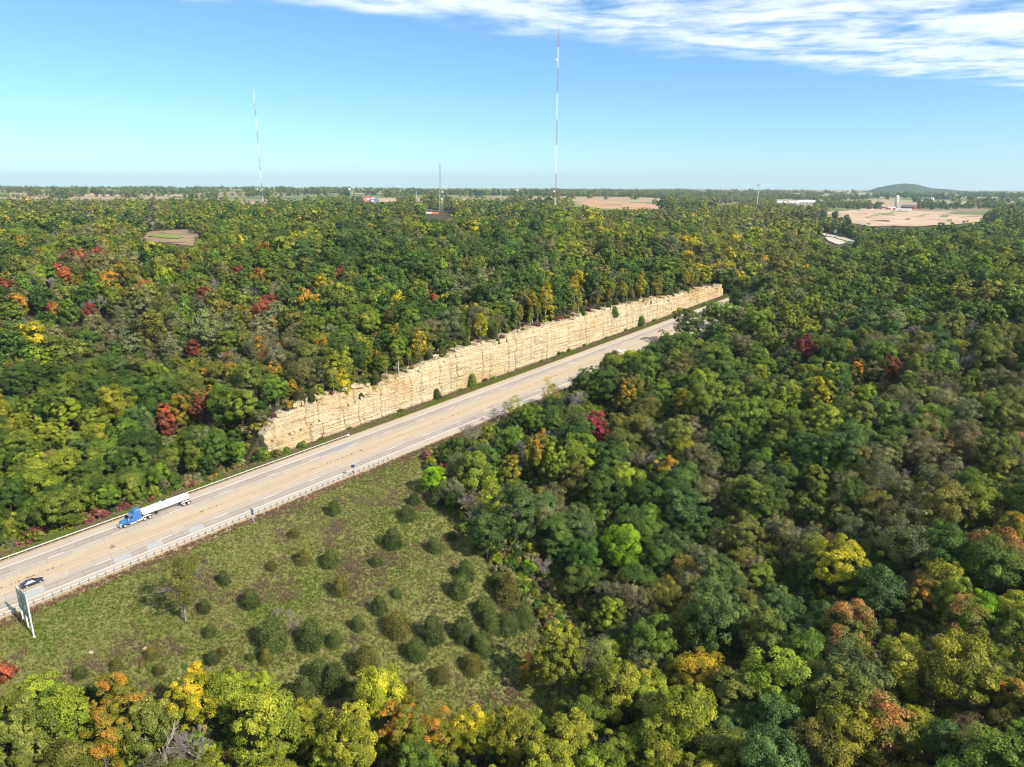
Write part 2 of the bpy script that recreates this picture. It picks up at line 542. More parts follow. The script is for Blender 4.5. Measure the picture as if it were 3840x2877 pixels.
rr = np.hypot(V[:, 0], V[:, 1])
m_dirt = np.maximum(smooth(23.8, 24.2, fd_) * (1 - smooth(25.1, 25.7, fd_ + jit * 0.6)), smooth(-4.6, -4.1, fd_ - jit * 0.5) * (1 - smooth(-3.4, -3.2, fd_)) ) * ((fs_ > -300) & (fs_ < 480))
m_weed = smooth(-6.6, -5.6, fd_ - jit * 1.6) * (1 - smooth(-4.7, -4.2, fd_)) * (fs_ < 104) * (fs_ > -200)
m_verge = smooth(25.0, 25.6, fd_ + jit * .5) * (1 - smooth(29.5, 32.0, fd_ + jit * 2)) * ((fs_ > -300) & (fs_ < 480))
m_grass = grass_mask(fs_, fd_, jit)
m_far = smooth(1700, 2300, rr)
terrain = np_mesh("ground", V, Q, [terrain_material()], {
    'm_dirt': ('POINT', 'FLOAT', m_dirt), 'm_weed': ('POINT', 'FLOAT', m_weed), 'm_verge': ('POINT', 'FLOAT', m_verge),
    'm_grass': ('POINT', 'FLOAT', m_grass), 'm_far': ('POINT', 'FLOAT', m_far)}, smooth_shade=True)
link("ground", terrain, kind='structure')

# ------------------------------------------------------------------ the highway: concrete slabs, paint, guardrails
def P3(s, d, h=0.0):
    x, y = xy_of(s, d)
    return (float(x), float(y), float(road_z(s)) + h)


def concrete(name, lane):
    m, n, l = material(name)
    geo = N(n, 'ShaderNodeNewGeometry')
    oi = N(n, 'ShaderNodeObjectInfo')
    def mth(op, a, b, clamp=False):
        x = N(n, 'ShaderNodeMath', operation=op, use_clamp=clamp)
        for i, v in enumerate((a, b)):
            if isinstance(v, (int, float)): x.inputs[i].default_value = v
            else: l.new(v, x.inputs[i])
        return x.outputs[0]
    def dot(vec):
        x = N(n, 'ShaderNodeVectorMath', operation='DOT_PRODUCT')
        l.new(geo.outputs['Position'], x.inputs[0]); x.inputs[1].default_value = vec
        return x.outputs['Value']
    dd = mth('SUBTRACT', dot((NX, NY, 0)), RX0 * NX + RY0 * NY)
    ss = mth('SUBTRACT', dot((DX, DY, 0)), RX0 * DX + RY0 * DY)
    cb = N(n, 'ShaderNodeCombineXYZ'); l.new(mth('MULTIPLY', ss, 0.045), cb.inputs[0]); l.new(mth('MULTIPLY', dd, 1.5), cb.inputs[1])
    streak = N(n, 'ShaderNodeTexNoise', i_Scale=1.0, i_Detail=5.0, i_Roughness=0.62); l.new(cb.outputs[0], streak.inputs['Vector'])
    blot = N(n, 'ShaderNodeTexNoise', i_Scale=0.32, i_Detail=6.0, i_Roughness=0.62); l.new(geo.outputs['Position'], blot.inputs['Vector'])
    fine = N(n, 'ShaderNodeTexNoise', i_Scale=9.0, i_Detail=6.0, i_Roughness=0.8); l.new(geo.outputs['Position'], fine.inputs['Vector'])
    a = {'lane': ((0.375, 0.318, 0.25), (0.44, 0.378, 0.30)), 'grey': ((0.30, 0.26, 0.22), (0.41, 0.355, 0.29)),
         'median': ((0.40, 0.315, 0.21), (0.455, 0.37, 0.26)), 'shoulder': ((0.385, 0.32, 0.245), (0.45, 0.385, 0.30))}[lane]
    mx = N(n, 'ShaderNodeMix', data_type='RGBA'); mx.inputs[6].default_value = (*a[0], 1); mx.inputs[7].default_value = (*a[1], 1)
    r = N(n, 'ShaderNodeMapRange', i_1=0.34, i_2=0.66); l.new(mth('ADD', mth('MULTIPLY', streak.outputs[0], 0.65), mth('MULTIPLY', blot.outputs[0], 0.35)), r.inputs[0])
    l.new(r.outputs[0], mx.inputs[0])
    v = mth('ADD', mth('MULTIPLY', oi.outputs['Random'], 0.08), mth('ADD', mth('MULTIPLY', fine.outputs[0], 0.16), 0.80))
    if lane in ('lane', 'grey'):
        wave = mth('ABSOLUTE', mth('SINE', mth('MULTIPLY', dd, math.pi / 1.843), 0) , 0)
        v = mth('MULTIPLY', v, mth('SUBTRACT', 1.03, mth('MULTIPLY', wave, 0.10 if lane == 'lane' else 0.16)))
    m2 = N(n, 'ShaderNodeMix', data_type='RGBA', blend_type='MULTIPLY'); m2.inputs[0].default_value = 1
    l.new(mx.outputs[2], m2.inputs[6]); l.new(v, m2.inputs[7])
    p = N(n, 'ShaderNodeBsdfPrincipled', i_Roughness=0.85); p.inputs['Specular IOR Level'].default_value = 0.25
    l.new(m2.outputs[2], p.inputs['Base Color'])
    o = N(n, 'ShaderNodeOutputMaterial'); l.new(p.outputs[0], o.inputs[0])
    return m


M_LANE, M_GREY, M_MED, M_SH = (concrete('concrete_' + k, k) for k in ('lane', 'grey', 'median', 'shoulder'))
M_WHITE = simple('white_road_paint', (0.78, 0.78, 0.75), 0.7, var=0.12, vscale=2)
M_YELLOW = simple('yellow_road_paint', (0.74, 0.44, 0.13), 0.7, var=0.12, vscale=2)
M_GALV = simple('galvanised_steel', (0.42, 0.42, 0.41), 0.5, metal=0.3, var=0.1, vscale=1)
M_WOOD = simple('weathered_post', (0.26, 0.225, 0.19), 0.85, var=0.2, vscale=5)
M_DARK = simple('dark_iron', (0.10, 0.055, 0.04), 0.8)

road = link('highway', None, kind='structure')
lanes = [(0.0, 3.685, M_GREY), (3.685, 7.371, M_LANE), (13.295, 16.98, M_LANE), (16.98, 20.666, M_GREY)]
LEN = [3.7, 4.0, 5.8, 5.5]


def slab(mb, s0, s1, d0, d1, skew=1 / 6., gap=0.018, th=0.15):
    k0, k1 = d0 * skew, d1 * skew
    q = [(s0 + gap + k0, d0 + gap * .6), (s1 - gap + k0, d0 + gap * .6), (s1 - gap + k1, d1 - gap * .6), (s0 + gap + k1, d1 - gap * .6)]
    mb.hexa([P3(a, b, -th) for a, b in q] + [P3(a, b, 0) for a, b in q])


rest = {id(M_GREY): MB(), id(M_LANE): MB()}
for li, (d0, d1, mt) in enumerate(lanes):
    s, i = -66.0 + li * 1.9, li
    while s < 408:
        s1 = s + LEN[i % 4] * (1 + 0.06 * random.uniform(-1, 1))
        if s < 290:
            mb = MB(); slab(mb, s, s1, d0, d1)
            mb.build('slab', mt, road)
        else:
            slab(rest[id(mt)], s, s1, d0, d1)
        s, i = s1, i + 1
for mt in (M_GREY, M_LANE):
    rest[id(mt)].build('distant_slabs', mt, road, kind='stuff')
for (d0, d1, mt, nm, L) in ((7.371, 10.333, M_MED, 'median_slab', 15.0), (10.333, 13.295, M_MED, 'median_slab', 15.0), (20.666, 24.2, M_SH, 'shoulder_slab', 15.0), (-3.35, 0.0, M_SH, 'shoulder_slab', 15.0)):
    s = -66.0
    while s < 400:
        mb = MB()
        for k in range(3):
            slab(mb, s + k * L / 3, s + (k + 1) * L / 3, d0, d1, 0, 0.0 if k == 1 else 0.012)
        mb.build(nm, mt, road)
        s += L


def stripe(mb, s0, s1, d, w=0.15, h=0.004, step=10.0):
    a = s0
    while a < s1 - 1e-6:
        b = min(a + step, s1)
        mb.add([P3(a, d - w / 2, h), P3(b, d - w / 2, h), P3(b, d + w / 2, h), P3(a, d + w / 2, h)], [(0, 1, 2, 3)])
        a = b
    return mb


for d, mt in ((0.0, M_WHITE), (20.666, M_WHITE), (7.25, M_YELLOW), (13.41, M_YELLOW)):
    stripe(MB(), -66, 408, d, 0.17 if mt is M_WHITE else 0.15).build('edge_line', mt, road)
for d, ph in ((3.685, -6.574), (16.98, 2.2)):
    k = -4
    while ph + 15.24 * k < 402:
        s = ph + 15.24 * k
        stripe(MB(), s, s + 3.81, d, 0.15).build('lane_dash', M_WHITE, road)
        k += 1
# dark seam of the median with its drain grate, and repaired places
stripe(MB(), -66, 408, 10.333, 0.12, 0.003).build('median_seam', simple('seam_tar', (0.20, 0.15, 0.10), 0.9, var=0.4, vscale=0.6), road)
mb = MB()
for i in range(7):
    a = P3(14.3, 9.2 + i * 0.11, 0.012); b = P3(15.5, 9.2 + i * 0.11, 0.012)
    mb.tube(a, b, 0.035, n=4)
mb.build('drain_grate', M_DARK, road)
M_PATCH = simple('repair_concrete', (0.33, 0.34, 0.33), 0.85, var=0.15, vscale=0.8)
M_PATCH2 = simple('dark_repair_concrete', (0.25, 0.245, 0.245), 0.85, var=0.15, vscale=0.8)
for (s0, s1, d0, d1, mt) in ((-7.4, -3.0, 0.5, 3.3, M_PATCH), (12.3, 16.3, 0.4, 3.3, M_PATCH), (20.4, 24.2, 0.5, 3.3, M_PATCH), (31.3, 35.2, 0.5, 3.3, M_PATCH), (82, 96, 17.2, 20.3, M_PATCH2)):
    MB().add([P3(s0, d0, 0.0025), P3(s1, d0, 0.0025), P3(s1 + .5, d1, 0.0025), P3(s0 + .5, d1, 0.0025)], [(0, 1, 2, 3)]).build('repair_patch', mt, road)


def guardrail(label, s0, s1, d, side):
    """side +1: posts stand beyond the rail seen from the road"""
    root = link('guardrail', None, None, P3(s0, d), label, 'guardrail', 'highway guardrails')
    o = Vector(root.location)
    prof = [(0.0, 0.44), (0.05, 0.50), (0.05, 0.53), (-0.03, 0.575), (-0.03, 0.615), (0.05, 0.66), (0.05, 0.69), (0.0, 0.75)]
    prof = [(a * -side, b) for a, b in prof]
    prof = prof + [(a + 0.012 * side, b) for a, b in prof[::-1]]
    n = len(prof)
    s = s0
    while s < s1 - 0.1:
        e = min(s + 3.81, s1)
        vs_ = [Vector(P3(t, d + a, b)) - o for t in (s, e + 0.04) for a, b in prof]
        MB().add(vs_, [(i, (i + 1) % n, n + (i + 1) % n, n + i) for i in range(n)] + [tuple(range(n)), tuple(range(2 * n - 1, n - 1, -1))]).build('rail_panel', M_GALV, root)
        s = e
    s = s0 + 0.5
    pm, bm_ = None, None
    while s < s1:
        base = Vector(P3(s, d + 0.26 * side, -0.45)) - o
        if pm is None:
            mb = MB(); mb.box(-0.09, 0.09, -0.09, 0.09, 0, 1.24); pm = mb.mesh('post', M_WOOD)
            mb = MB(); mb.box(-0.075, 0.075, -0.09, 0.09, 0.92, 1.22); bm_ = mb.mesh('block', M_WOOD)
        for nm, me, off in (('post', pm, 0.0), ('spacer_block', bm_, -0.185 * side)):
            q = link(nm, me, root)
            b2 = Vector(P3(s, d + 0.26 * side + off, -0.45)) - o
            q.location, q.rotation_euler = b2, (0, 0, -ROAD_AZ)
        s += 1.905
    return root


g1_ = guardrail('near steel guardrail on short posts along the grass slope', -62, 96.5, -3.0, -1)
g2_ = guardrail('far steel guardrail across the road, ending at the rock cliff', -62, 99.0, 24.75, 1)
mb = MB()
a = Vector(P3(99.0, 24.75, 0)) - g2_.location
mb.tube(a + Vector((0, 0, .32)), a + Vector((0, 0, .86)), 0.28, n=8)
mb.box(a.x - .3, a.x + .45, a.y - .3, a.y + .3, a.z + .34, a.z + .84)
mb.build('end_terminal', simple('terminal_white', (0.72, 0.72, 0.70), 0.4), g2_)
mb = MB()
a = Vector(P3(96.5, -3.0, 0)) - g1_.location
mb.tube(a + Vector((0, 0, .4)), a + Vector((.6, .7, .1)), 0.06, n=5)
mb.box(a.x - .12, a.x + .12, a.y - .12, a.y + .12, a.z + .3, a.z + .8)
mb.build('end_terminal', M_GALV, g1_)

# ------------------------------------------------------------------ the limestone cut
def limestone():
    m, n, l = material('limestone')
    geo = N(n, 'ShaderNodeNewGeometry')
    def mapped(sx, sy, sz):
        mp_ = N(n, 'ShaderNodeMapping'); mp_.inputs['Scale'].default_value = (sx, sy, sz)
        rot = N(n, 'ShaderNodeVectorRotate', rotation_type='Z_AXIS'); rot.inputs['Angle'].default_value = ROAD_AZ - math.pi / 2
        l.new(geo.outputs['Position'], rot.inputs['Vector']); l.new(rot.outputs[0], mp_.inputs[0])
        return mp_.outputs[0]
    def noise(vec, scale, det, rough=0.6):
        z = N(n, 'ShaderNodeTexNoise', i_Scale=scale, i_Detail=det, i_Roughness=rough); l.new(vec, z.inputs['Vector']); return z.outputs[0]
    def rng(v, a, b, c=0.0, d=1.0):
        z = N(n, 'ShaderNodeMapRange', i_1=a, i_2=b, i_3=c, i_4=d); l.new(v, z.inputs[0]); return z.outputs[0]
    def mul(c, f):
        x = N(n, 'ShaderNodeMix', data_type='RGBA', blend_type='MULTIPLY'); x.inputs[0].default_value = 1; l.new(c, x.inputs[6]); l.new(f, x.inputs[7]); return x.outputs[2]
    def mixc_(f, c, rgb):
        x = N(n, 'ShaderNodeMix', data_type='RGBA'); l.new(f, x.inputs[0]); l.new(c, x.inputs[6]); x.inputs[7].default_value = (*rgb, 1); return x.outputs[2]
    bed = noise(mapped(0.06, 0.06, 2.2), 1.0, 4)
    r = N(n, 'ShaderNodeValToRGB'); e = r.color_ramp.elements
    e[0].position, e[0].color = 0.30, (0.45, 0.345, 0.21, 1); e[1].position, e[1].color = 0.72, (0.62, 0.515, 0.35, 1)
    x = e.new(0.5); x.color = (0.55, 0.445, 0.295, 1)
    l.new(bed, r.inputs[0])
    c = r.outputs[0]
    big = noise(mapped(0.05, 0.05, 0.08), 1.0, 3)
    c = mixc_(rng(big, 0.50, 0.68, 0, 0.7), c, (0.47, 0.31, 0.14))
    st = noise(mapped(0.9, 0.9, 0.10), 1.0, 6, 0.7)
    c = mixc_(rng(st, 0.53, 0.70, 0, 0.75), c, (0.40, 0.21, 0.075))
    vs1 = noise(mapped(0.55, 0.55, 0.045), 1.0, 5, 0.65)
    c = mixc_(rng(vs1, 0.52, 0.68, 0, 0.6), c, (0.30, 0.25, 0.20))
    pits = noise(geo.outputs['Position'], 3.2, 8, 0.8)
    c = mul(c, rng(pits, 0.36, 0.58, 0.38, 1.08))
    lines = noise(mapped(0.12, 0.12, 6.5), 1.0, 3)
    c = mul(c, rng(lines, 0.36, 0.50, 0.55, 1.0))
    p = N(n, 'ShaderNodeBsdfPrincipled', i_Roughness=0.92); p.inputs['Specular IOR Level'].default_value = 0.15
    l.new(c, p.inputs['Base Color'])
    b = N(n, 'ShaderNodeBump', i_Strength=0.8, i_Distance=0.18); l.new(pits, b.inputs['Height']); l.new(b.outputs[0], p.inputs['Normal'])
    o = N(n, 'ShaderNodeOutputMaterial'); l.new(p.outputs[0], o.inputs[0])
    return m


M_ROCK = limestone()
cliff = link('limestone_cliff', None, None, P3(230, 32), 'layered tan limestone rock cut rising along the far side of the road', 'cliff')
co = Vector(cliff.location)
CB = 31.6


def split_h(s):      # height of the ledge between lower and upper tier
    return np.interp(s, [60, 84, 96, 108, 117, 124, 134, 150, 200, 260, 300, 340, 400], [3, 4.5, 6, 8.2, 10.0, 12.4, 12.2, 13.2, 13.4, 11.2, 10.0, 6.8, 4.4])


def rock_d(s, h, pid, edge):
    lay = np.floor(h / 0.5 + vnoise(s / 40, h * 0, 31) * 2)
    d = CB + (vnoise(s / 13, h / 14, 32) - .5) * 0.9 + (vnoise(s / 2.4, h / 2.0, 33) - .5) * 0.30
    d = d + (hash2(lay, pid * 0, 34) - .5) * 0.20 + (hash2(lay, pid, 35) - .5) * 0.12
    blk = np.floor(s / 1.7 + hash2(lay, 7, 36) * 3)
    d = d + (hash2(lay, blk, 37) - .5) * 0.16
    fr = np.abs((s / 1.7 + hash2(lay, 7, 36) * 3) % 1 - .5)
    d = d + smooth(0.42, 0.5, fr) * 0.16
    lf = np.abs((h / 0.5 + vnoise(s / 40, h * 0, 31) * 2) % 1 - .5)
    d = d + smooth(0.38, 0.5, lf) * 0.13
    d = d + edge * 0.5
    sh = split_h(s)
    setback = np.interp(s, [60, 84, 120, 128, 150, 330, 400], [1.2, 2.6, 2.6, 1.4, 0.9, 1.0, 0.8])
    d = d + setback * smooth(-0.1, 0.25, h - sh)
    d = d + 0.02 * h
    return d


s, pid = 72.0, 0
while s < 398:
    w = random.choice((3.5, 5, 7, 9, 12, 15)) * random.uniform(.85, 1.2)
    s1 = min(s + w, 399)
    ns = max(int((s1 - s) / 0.42), 6)
    uu = np.linspace(s + 0.06, s1 - 0.06, ns)
    hmax = np.maximum(cliff_h(uu) + (vnoise(uu / 2.2, uu * 0 + pid, 41) - .5) * 1.5 + (hash2(np.floor(uu / 1.5), 3, 43) - .5) * 1.1 + (vnoise(uu / 7, uu * 0, 47) - .5) * 2.2, 1.0)
    nh = 44
    tt = np.linspace(0, 1, nh)
    S, T = np.meshgrid(uu, tt, indexing='ij')
    Hh = T * (hmax[:, None] + 0.7) - 0.7
    edge = np.zeros_like(S)
    ew = np.minimum(S - s, s1 - S)
    edge = (1 - smooth(0.05, 0.7, ew)) * (0.5 + 0.5 * vnoise(T * 9, S * 0 + pid, 44))
    d = rock_d(S, Hh, pid, edge)
    S = S + (vnoise(S / 5, Hh / 2.6, 48) - .5) * 0.9 + (vnoise(S / 1.5, Hh / 0.9, 49) - .5) * 0.25
    # close the top and the two sides towards the hill
    S2 = np.concatenate([S, S[:, -1:]], 1); H2 = np.concatenate([Hh, Hh[:, -1:] - 0.1], 1); D2 = np.concatenate([d, np.full((ns, 1), CB + 6.6)], 1)
    S2 = np.concatenate([S2[:1], S2, S2[-1:]], 0); H2 = np.concatenate([H2[:1], H2, H2[-1:]], 0)
    D2 = np.concatenate([np.full((1, nh + 1), CB + 6.6), D2, np.full((1, nh + 1), CB + 6.6)], 0)
    x, y = xy_of(S2, D2)
    z = road_z(S2) - 0.16 + H2
    Vv = np.stack([x - co.x, y - co.y, z - co.z], -1).reshape(-1, 3)
    a_, b_ = S2.shape
    ii = np.arange(a_ * b_).reshape(a_, b_)
    Qq = np.stack([ii[:-1, :-1], ii[1:, :-1], ii[1:, 1:], ii[:-1, 1:]], -1).reshape(-1, 4)
    link('rock_panel', np_mesh('rock_panel', Vv, Qq, [M_ROCK]), cliff)
    s = s1; pid += 1


def stone_mesh(name, sx, sy, sz, seed, n=2):
    r = random.Random(seed)
    import bmesh
    bm = bmesh.new()
    bmesh.ops.create_cube(bm, size=1.0)
    bmesh.ops.bevel(bm, geom=bm.edges[:], offset=0.16, segments=1, affect='EDGES')
    for v in bm.verts:
        v.co = Vector(((v.co.x + r.uniform(-.08, .08)) * sx, (v.co.y + r.uniform(-.08, .08)) * sy, (v.co.z + .35 + r.uniform(-.08, .08)) * sz))
    me = bpy.data.meshes.new(name); bm.to_mesh(me); bm.free()
    me.materials.append(M_ROCK)
    return me


for k in range(70):
    s = random.choice([random.uniform(72, 120), random.uniform(130, 395)])
    h = float(cliff_h(s)); sx = random.uniform(0.8, 2.2)
    up = random.random() < 0.75
    hh, d = (h - 0.45, CB + 0.045 * h + random.uniform(1.6, 3.2)) if up else (float(split_h(s)) - 0.2, CB + 0.6 + 0.04 * h)
    q = link('rim_block', stone_mesh('rim_block', sx, random.uniform(.7, 1.4), random.uniform(.7, 1.5), k), cliff)
    q.location = Vector(P3(s, d, hh)) - co
    q.rotation_euler = (random.uniform(-.1, .1), random.uniform(-.1, .1), math.pi / 2 - ROAD_AZ + random.uniform(-.4, .4))

# ------------------------------------------------------------------ plants: prototypes
def foliage_material(name, translucent=0.28, tcol='tint'):
    m, n, l = material(name)
    t1 = N(n, 'ShaderNodeAttribute', attribute_type='INSTANCER', attribute_name='tint')
    t2 = N(n, 'ShaderNodeAttribute', attribute_type='INSTANCER', attribute_name='tint2')
    def ga(a):
        return N(n, 'ShaderNodeAttribute', attribute_name=a).outputs['Fac']
    cv, lv, ht = ga('cv'), ga('lv'), ga('ht')
    def mth(op, a, b, clamp=False):
        x = N(n, 'ShaderNodeMath', operation=op, use_clamp=clamp)
        for i, v in enumerate((a, b)):
            if isinstance(v, (int, float)): x.inputs[i].default_value = v
            else: l.new(v, x.inputs[i])
        return x.outputs[0]
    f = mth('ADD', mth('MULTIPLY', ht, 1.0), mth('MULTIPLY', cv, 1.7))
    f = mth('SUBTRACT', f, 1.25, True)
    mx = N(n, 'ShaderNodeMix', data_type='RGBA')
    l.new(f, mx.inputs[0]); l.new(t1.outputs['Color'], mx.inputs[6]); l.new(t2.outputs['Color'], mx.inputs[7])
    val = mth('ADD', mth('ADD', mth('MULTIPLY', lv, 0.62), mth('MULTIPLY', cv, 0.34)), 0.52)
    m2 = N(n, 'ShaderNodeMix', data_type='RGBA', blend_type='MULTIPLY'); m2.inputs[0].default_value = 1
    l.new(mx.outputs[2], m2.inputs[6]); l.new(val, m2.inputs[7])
    p = N(n, 'ShaderNodeBsdfPrincipled', i_Roughness=0.55); p.inputs['Specular IOR Level'].default_value = 0.22
    l.new(m2.outputs[2], p.inputs['Base Color'])
    tr = N(n, 'ShaderNodeBsdfTranslucent')
    l.new(m2.outputs[2], tr.inputs['Color'])
    ms = N(n, 'ShaderNodeMixShader'); ms.inputs[0].default_value = translucent
    l.new(p.outputs[0], ms.inputs[1]); l.new(tr.outputs[0], ms.inputs[2])
    o = N(n, 'ShaderNodeOutputMaterial'); l.new(ms.outputs[0], o.inputs[0])
    return m


M_LEAF = foliage_material('leaves')
M_NEEDLE = foliage_material('needles', 0.08)
M_BARK = simple('bark', (0.10, 0.082, 0.066), 0.95, var=0.3, vscale=2)
M_PALE = simple('pale_bark', (0.40, 0.37, 0.32), 0.9, var=0.25, vscale=2)
M_TWIG = simple('grey_twigs', (0.225, 0.190, 0.180), 0.95, var=0.3, vscale=0.6)
M_DEAD = simple('bleached_wood', (0.50, 0.45, 0.38), 0.9, var=0.2, vscale=1.5)


class Geo:
    """triangle/quad soup kept as arrays; tubes become quads"""
    def __init__(s):
        s.V, s.Q, s.n = [], [], 0

    def tube(s, p0, p1, r0, r1, k=4):
        p0, p1 = np.asarray(p0, float), np.asarray(p1, float)
        d = p1 - p0; d = d / (np.linalg.norm(d) + 1e-9)
        a = np.cross(d, (0, 0, 1) if abs(d[2]) < .9 else (1, 0, 0)); a /= np.linalg.norm(a)
        b = np.cross(d, a)
        t = np.arange(k) * 2 * math.pi / k
        ring = np.cos(t)[:, None] * a + np.sin(t)[:, None] * b
        s.V.append(np.concatenate([p0 + ring * r0, p1 + ring * r1]))
        i = np.arange(k); j = (i + 1) % k
        s.Q.append(np.stack([i, j, j + k, i + k], 1) + s.n)
        s.n += 2 * k

    def get(s):
        return np.concatenate(s.V), np.concatenate(s.Q)


def leaf_quads(rng, pos, nrm, a, b, up=None):
    m = len(pos)
    nrm = nrm / (np.linalg.norm(nrm, axis=1, keepdims=True) + 1e-9)
    t = rng.normal(size=(m, 3)) if up is None else up + rng.normal(size=(m, 3)) * 0.25
    t = t - (t * nrm).sum(1, keepdims=True) * nrm
    t /= (np.linalg.norm(t, axis=1, keepdims=True) + 1e-9)
    bt = np.cross(nrm, t)
    a, b = a[:, None], b[:, None]
    V = np.stack([pos + t * a, pos + bt * b, pos - t * a, pos - bt * b], 1).reshape(-1, 3)
    Q = np.arange(m * 4).reshape(m, 4)
    return V, Q


def broad_crown(seed, R, z0, z1, nl, per, leaf, shape='round', lump=0.26, sparse=0.0):
    rng = np.random.default_rng(seed)
    t = (np.arange(nl) + rng.random(nl)) / nl
    t = 1 - (1 - t) ** 1.0
    if shape == 'round': prof = np.sqrt(np.clip(1 - (1.75 * t - 0.85) ** 2, 0.03, 1))
    elif shape == 'wide': prof = np.sqrt(np.clip(1 - (1.45 * t - 0.48) ** 2, 0.03, 1))
    elif shape == 'tall': prof = np.clip(np.sin(np.pi * (0.10 + 0.86 * t)) ** 0.75, .05, 1)
    else: prof = np.clip(1.0 - t * 0.9, .05, 1) * np.clip(t * 6 + .5, 0, 1)
    nsub = int(rng.integers(4, 7)) if shape != 'tall' else 2
    sa = rng.random() * 6.28 + np.arange(nsub) * 6.28 / nsub + rng.normal(size=nsub) * .5
    so = R * rng.uniform(.28, .56, nsub) * (1 if shape != 'tall' else .4)
    sh_ = rng.uniform(.70, 1.0, nsub); sh_[rng.integers(nsub)] = 1.0
    sb_ = rng.uniform(0, .25, nsub)
    so[np.argmax(sh_)] *= .5
    j = rng.integers(0, nsub, nl)
    ang = np.arange(nl) * 2.39996 + rng.normal(size=nl) * 0.45
    rad = prof * R * (.60 if shape != 'tall' else .85) * (0.42 + 0.58 * rng.random(nl) ** 0.55)
    tt_ = sb_[j] + t * (sh_[j] - sb_[j])
    C = np.stack([so[j] * np.cos(sa[j]) + rad * np.cos(ang), so[j] * np.sin(sa[j]) + rad * np.sin(ang), z0 + tt_ * (z1 - z0) + rng.normal(size=nl) * 0.03 * (z1 - z0)], 1)
    lr = R * lump * 0.86 * (0.6 + 0.8 * rng.random(nl))
    mid = np.array([0, 0, z0 + 0.38 * (z1 - z0)])
    out = C - mid; out /= (np.linalg.norm(out, axis=1, keepdims=True) + 1e-9)
    k = np.repeat(np.arange(nl), per)
    if sparse > 0:
        k = k[rng.random(len(k)) > sparse]
    dirs = rng.normal(size=(len(k), 3)); dirs /= np.linalg.norm(dirs, axis=1, keepdims=True)
    dots = (dirs * out[k]).sum(1)
    flip = dots < -0.25
    dirs[flip] *= -1
    pos = C[k] + dirs * (lr[k] * (0.62 + 0.5 * rng.random(len(k))))[:, None] * np.array([1, 1, 0.78])
    nrm = dirs * 0.75 + out[k] * 0.35 + np.array([0, 0, 0.35]) + rng.normal(size=(len(k), 3)) * 0.42
    a = leaf * (0.65 + 0.7 * rng.random(len(k)))
    V, Q = leaf_quads(rng, pos, nrm, a, a * (0.62 + 0.3 * rng.random(len(k))))
    q = pos / (R * 0.42)
    cvn = vnoise(q[:, 0] + q[:, 2] * .7 + seed * 3.1, q[:, 1] - q[:, 2] * .5, seed)
    cv = np.repeat(np.clip((cvn - .5) * 1.25 + .5 + (rng.random(len(k)) - .5) * .3 + (rng.random(nl)[k] - .5) * .25, 0, 1), 4)
    lv = np.repeat(rng.random(len(k)), 4)
    ht = np.repeat(np.clip((pos[:, 2] - z0) / (z1 - z0 + 1e-6), 0, 1), 4)
    return V, Q, {'cv': cv, 'lv': lv, 'ht': ht}, C, lr


def cone_crown(seed, R, z0, z1, nl, per, leaf):
    rng = np.random.default_rng(seed)
    t = (np.arange(nl) + rng.random(nl)) / nl
    t = t ** 1.25
    lean = rng.normal(size=2) * 0.05
    prof = (np.clip(1 - t, 0, 1) ** 0.72) * np.clip(t * 9 + 0.55, 0, 1) + 0.03
    ang = np.arange(nl) * 2.39996 + rng.normal(size=nl) * 0.5
    rad = prof * R * (0.50 + 0.48 * rng.random(nl))
    C = np.stack([rad * np.cos(ang) + lean[0] * t * R * 4, rad * np.sin(ang) + lean[1] * t * R * 4, z0 + t * (z1 - z0)], 1)
    k = np.repeat(np.arange(nl), per)
    o = np.stack([np.cos(ang), np.sin(ang), np.full(nl, 0.75)], 1)
    off = rng.normal(size=(len(k), 3)) * R * 0.17
    along = rng.random(len(k)) * R * 0.32
    pos = C[k] + off + o[k] * along[:, None]
    nrm = rng.normal(size=(len(k), 3)) * 0.6 + np.stack([np.cos(ang)[k], np.sin(ang)[k], np.full(len(k), 0.45)], 1)
    a = leaf * (0.8 + 0.8 * rng.random(len(k)))
    V, Q = leaf_quads(rng, pos, nrm, a, a * 0.42, up=o[k])
    cv = np.repeat(rng.random(nl)[k], 4); lv = np.repeat(rng.random(len(k)), 4)
    ht = np.repeat(np.clip((pos[:, 2] - z0) / (z1 - z0), 0, 1), 4)
    return V, Q, {'cv': cv, 'lv': lv, 'ht': ht}, C, None


def limbs(seed, R, z0, H, C, r0, nlimb=9, k=5):
    rng = np.random.default_rng(seed + 500)
    g = Geo()
    p = np.array([0, 0, -0.6]); top = np.array([rng.normal() * .3, rng.normal() * .3, z0 + (H - z0) * 0.55])
    midp = np.array([rng.normal() * .15, rng.normal() * .15, z0 * 0.6])
    g.tube(p, midp, r0 * 1.15, r0 * 0.85, k); g.tube(midp, top, r0 * 0.85, r0 * 0.3, k)
    for i in rng.choice(len(C), min(nlimb, len(C)), replace=False):
        f = rng.uniform(0.1, 0.9)
        st = midp + (top - midp) * f
        kn = st + (C[i] - st) * 0.55 + np.array([0, 0, -0.03 * R]) + rng.normal(size=3) * 0.05 * R
        g.tube(st, kn, r0 * 0.42, r0 * 0.24, 4); g.tube(kn, C[i], r0 * 0.24, r0 * 0.07, 4)
    return g


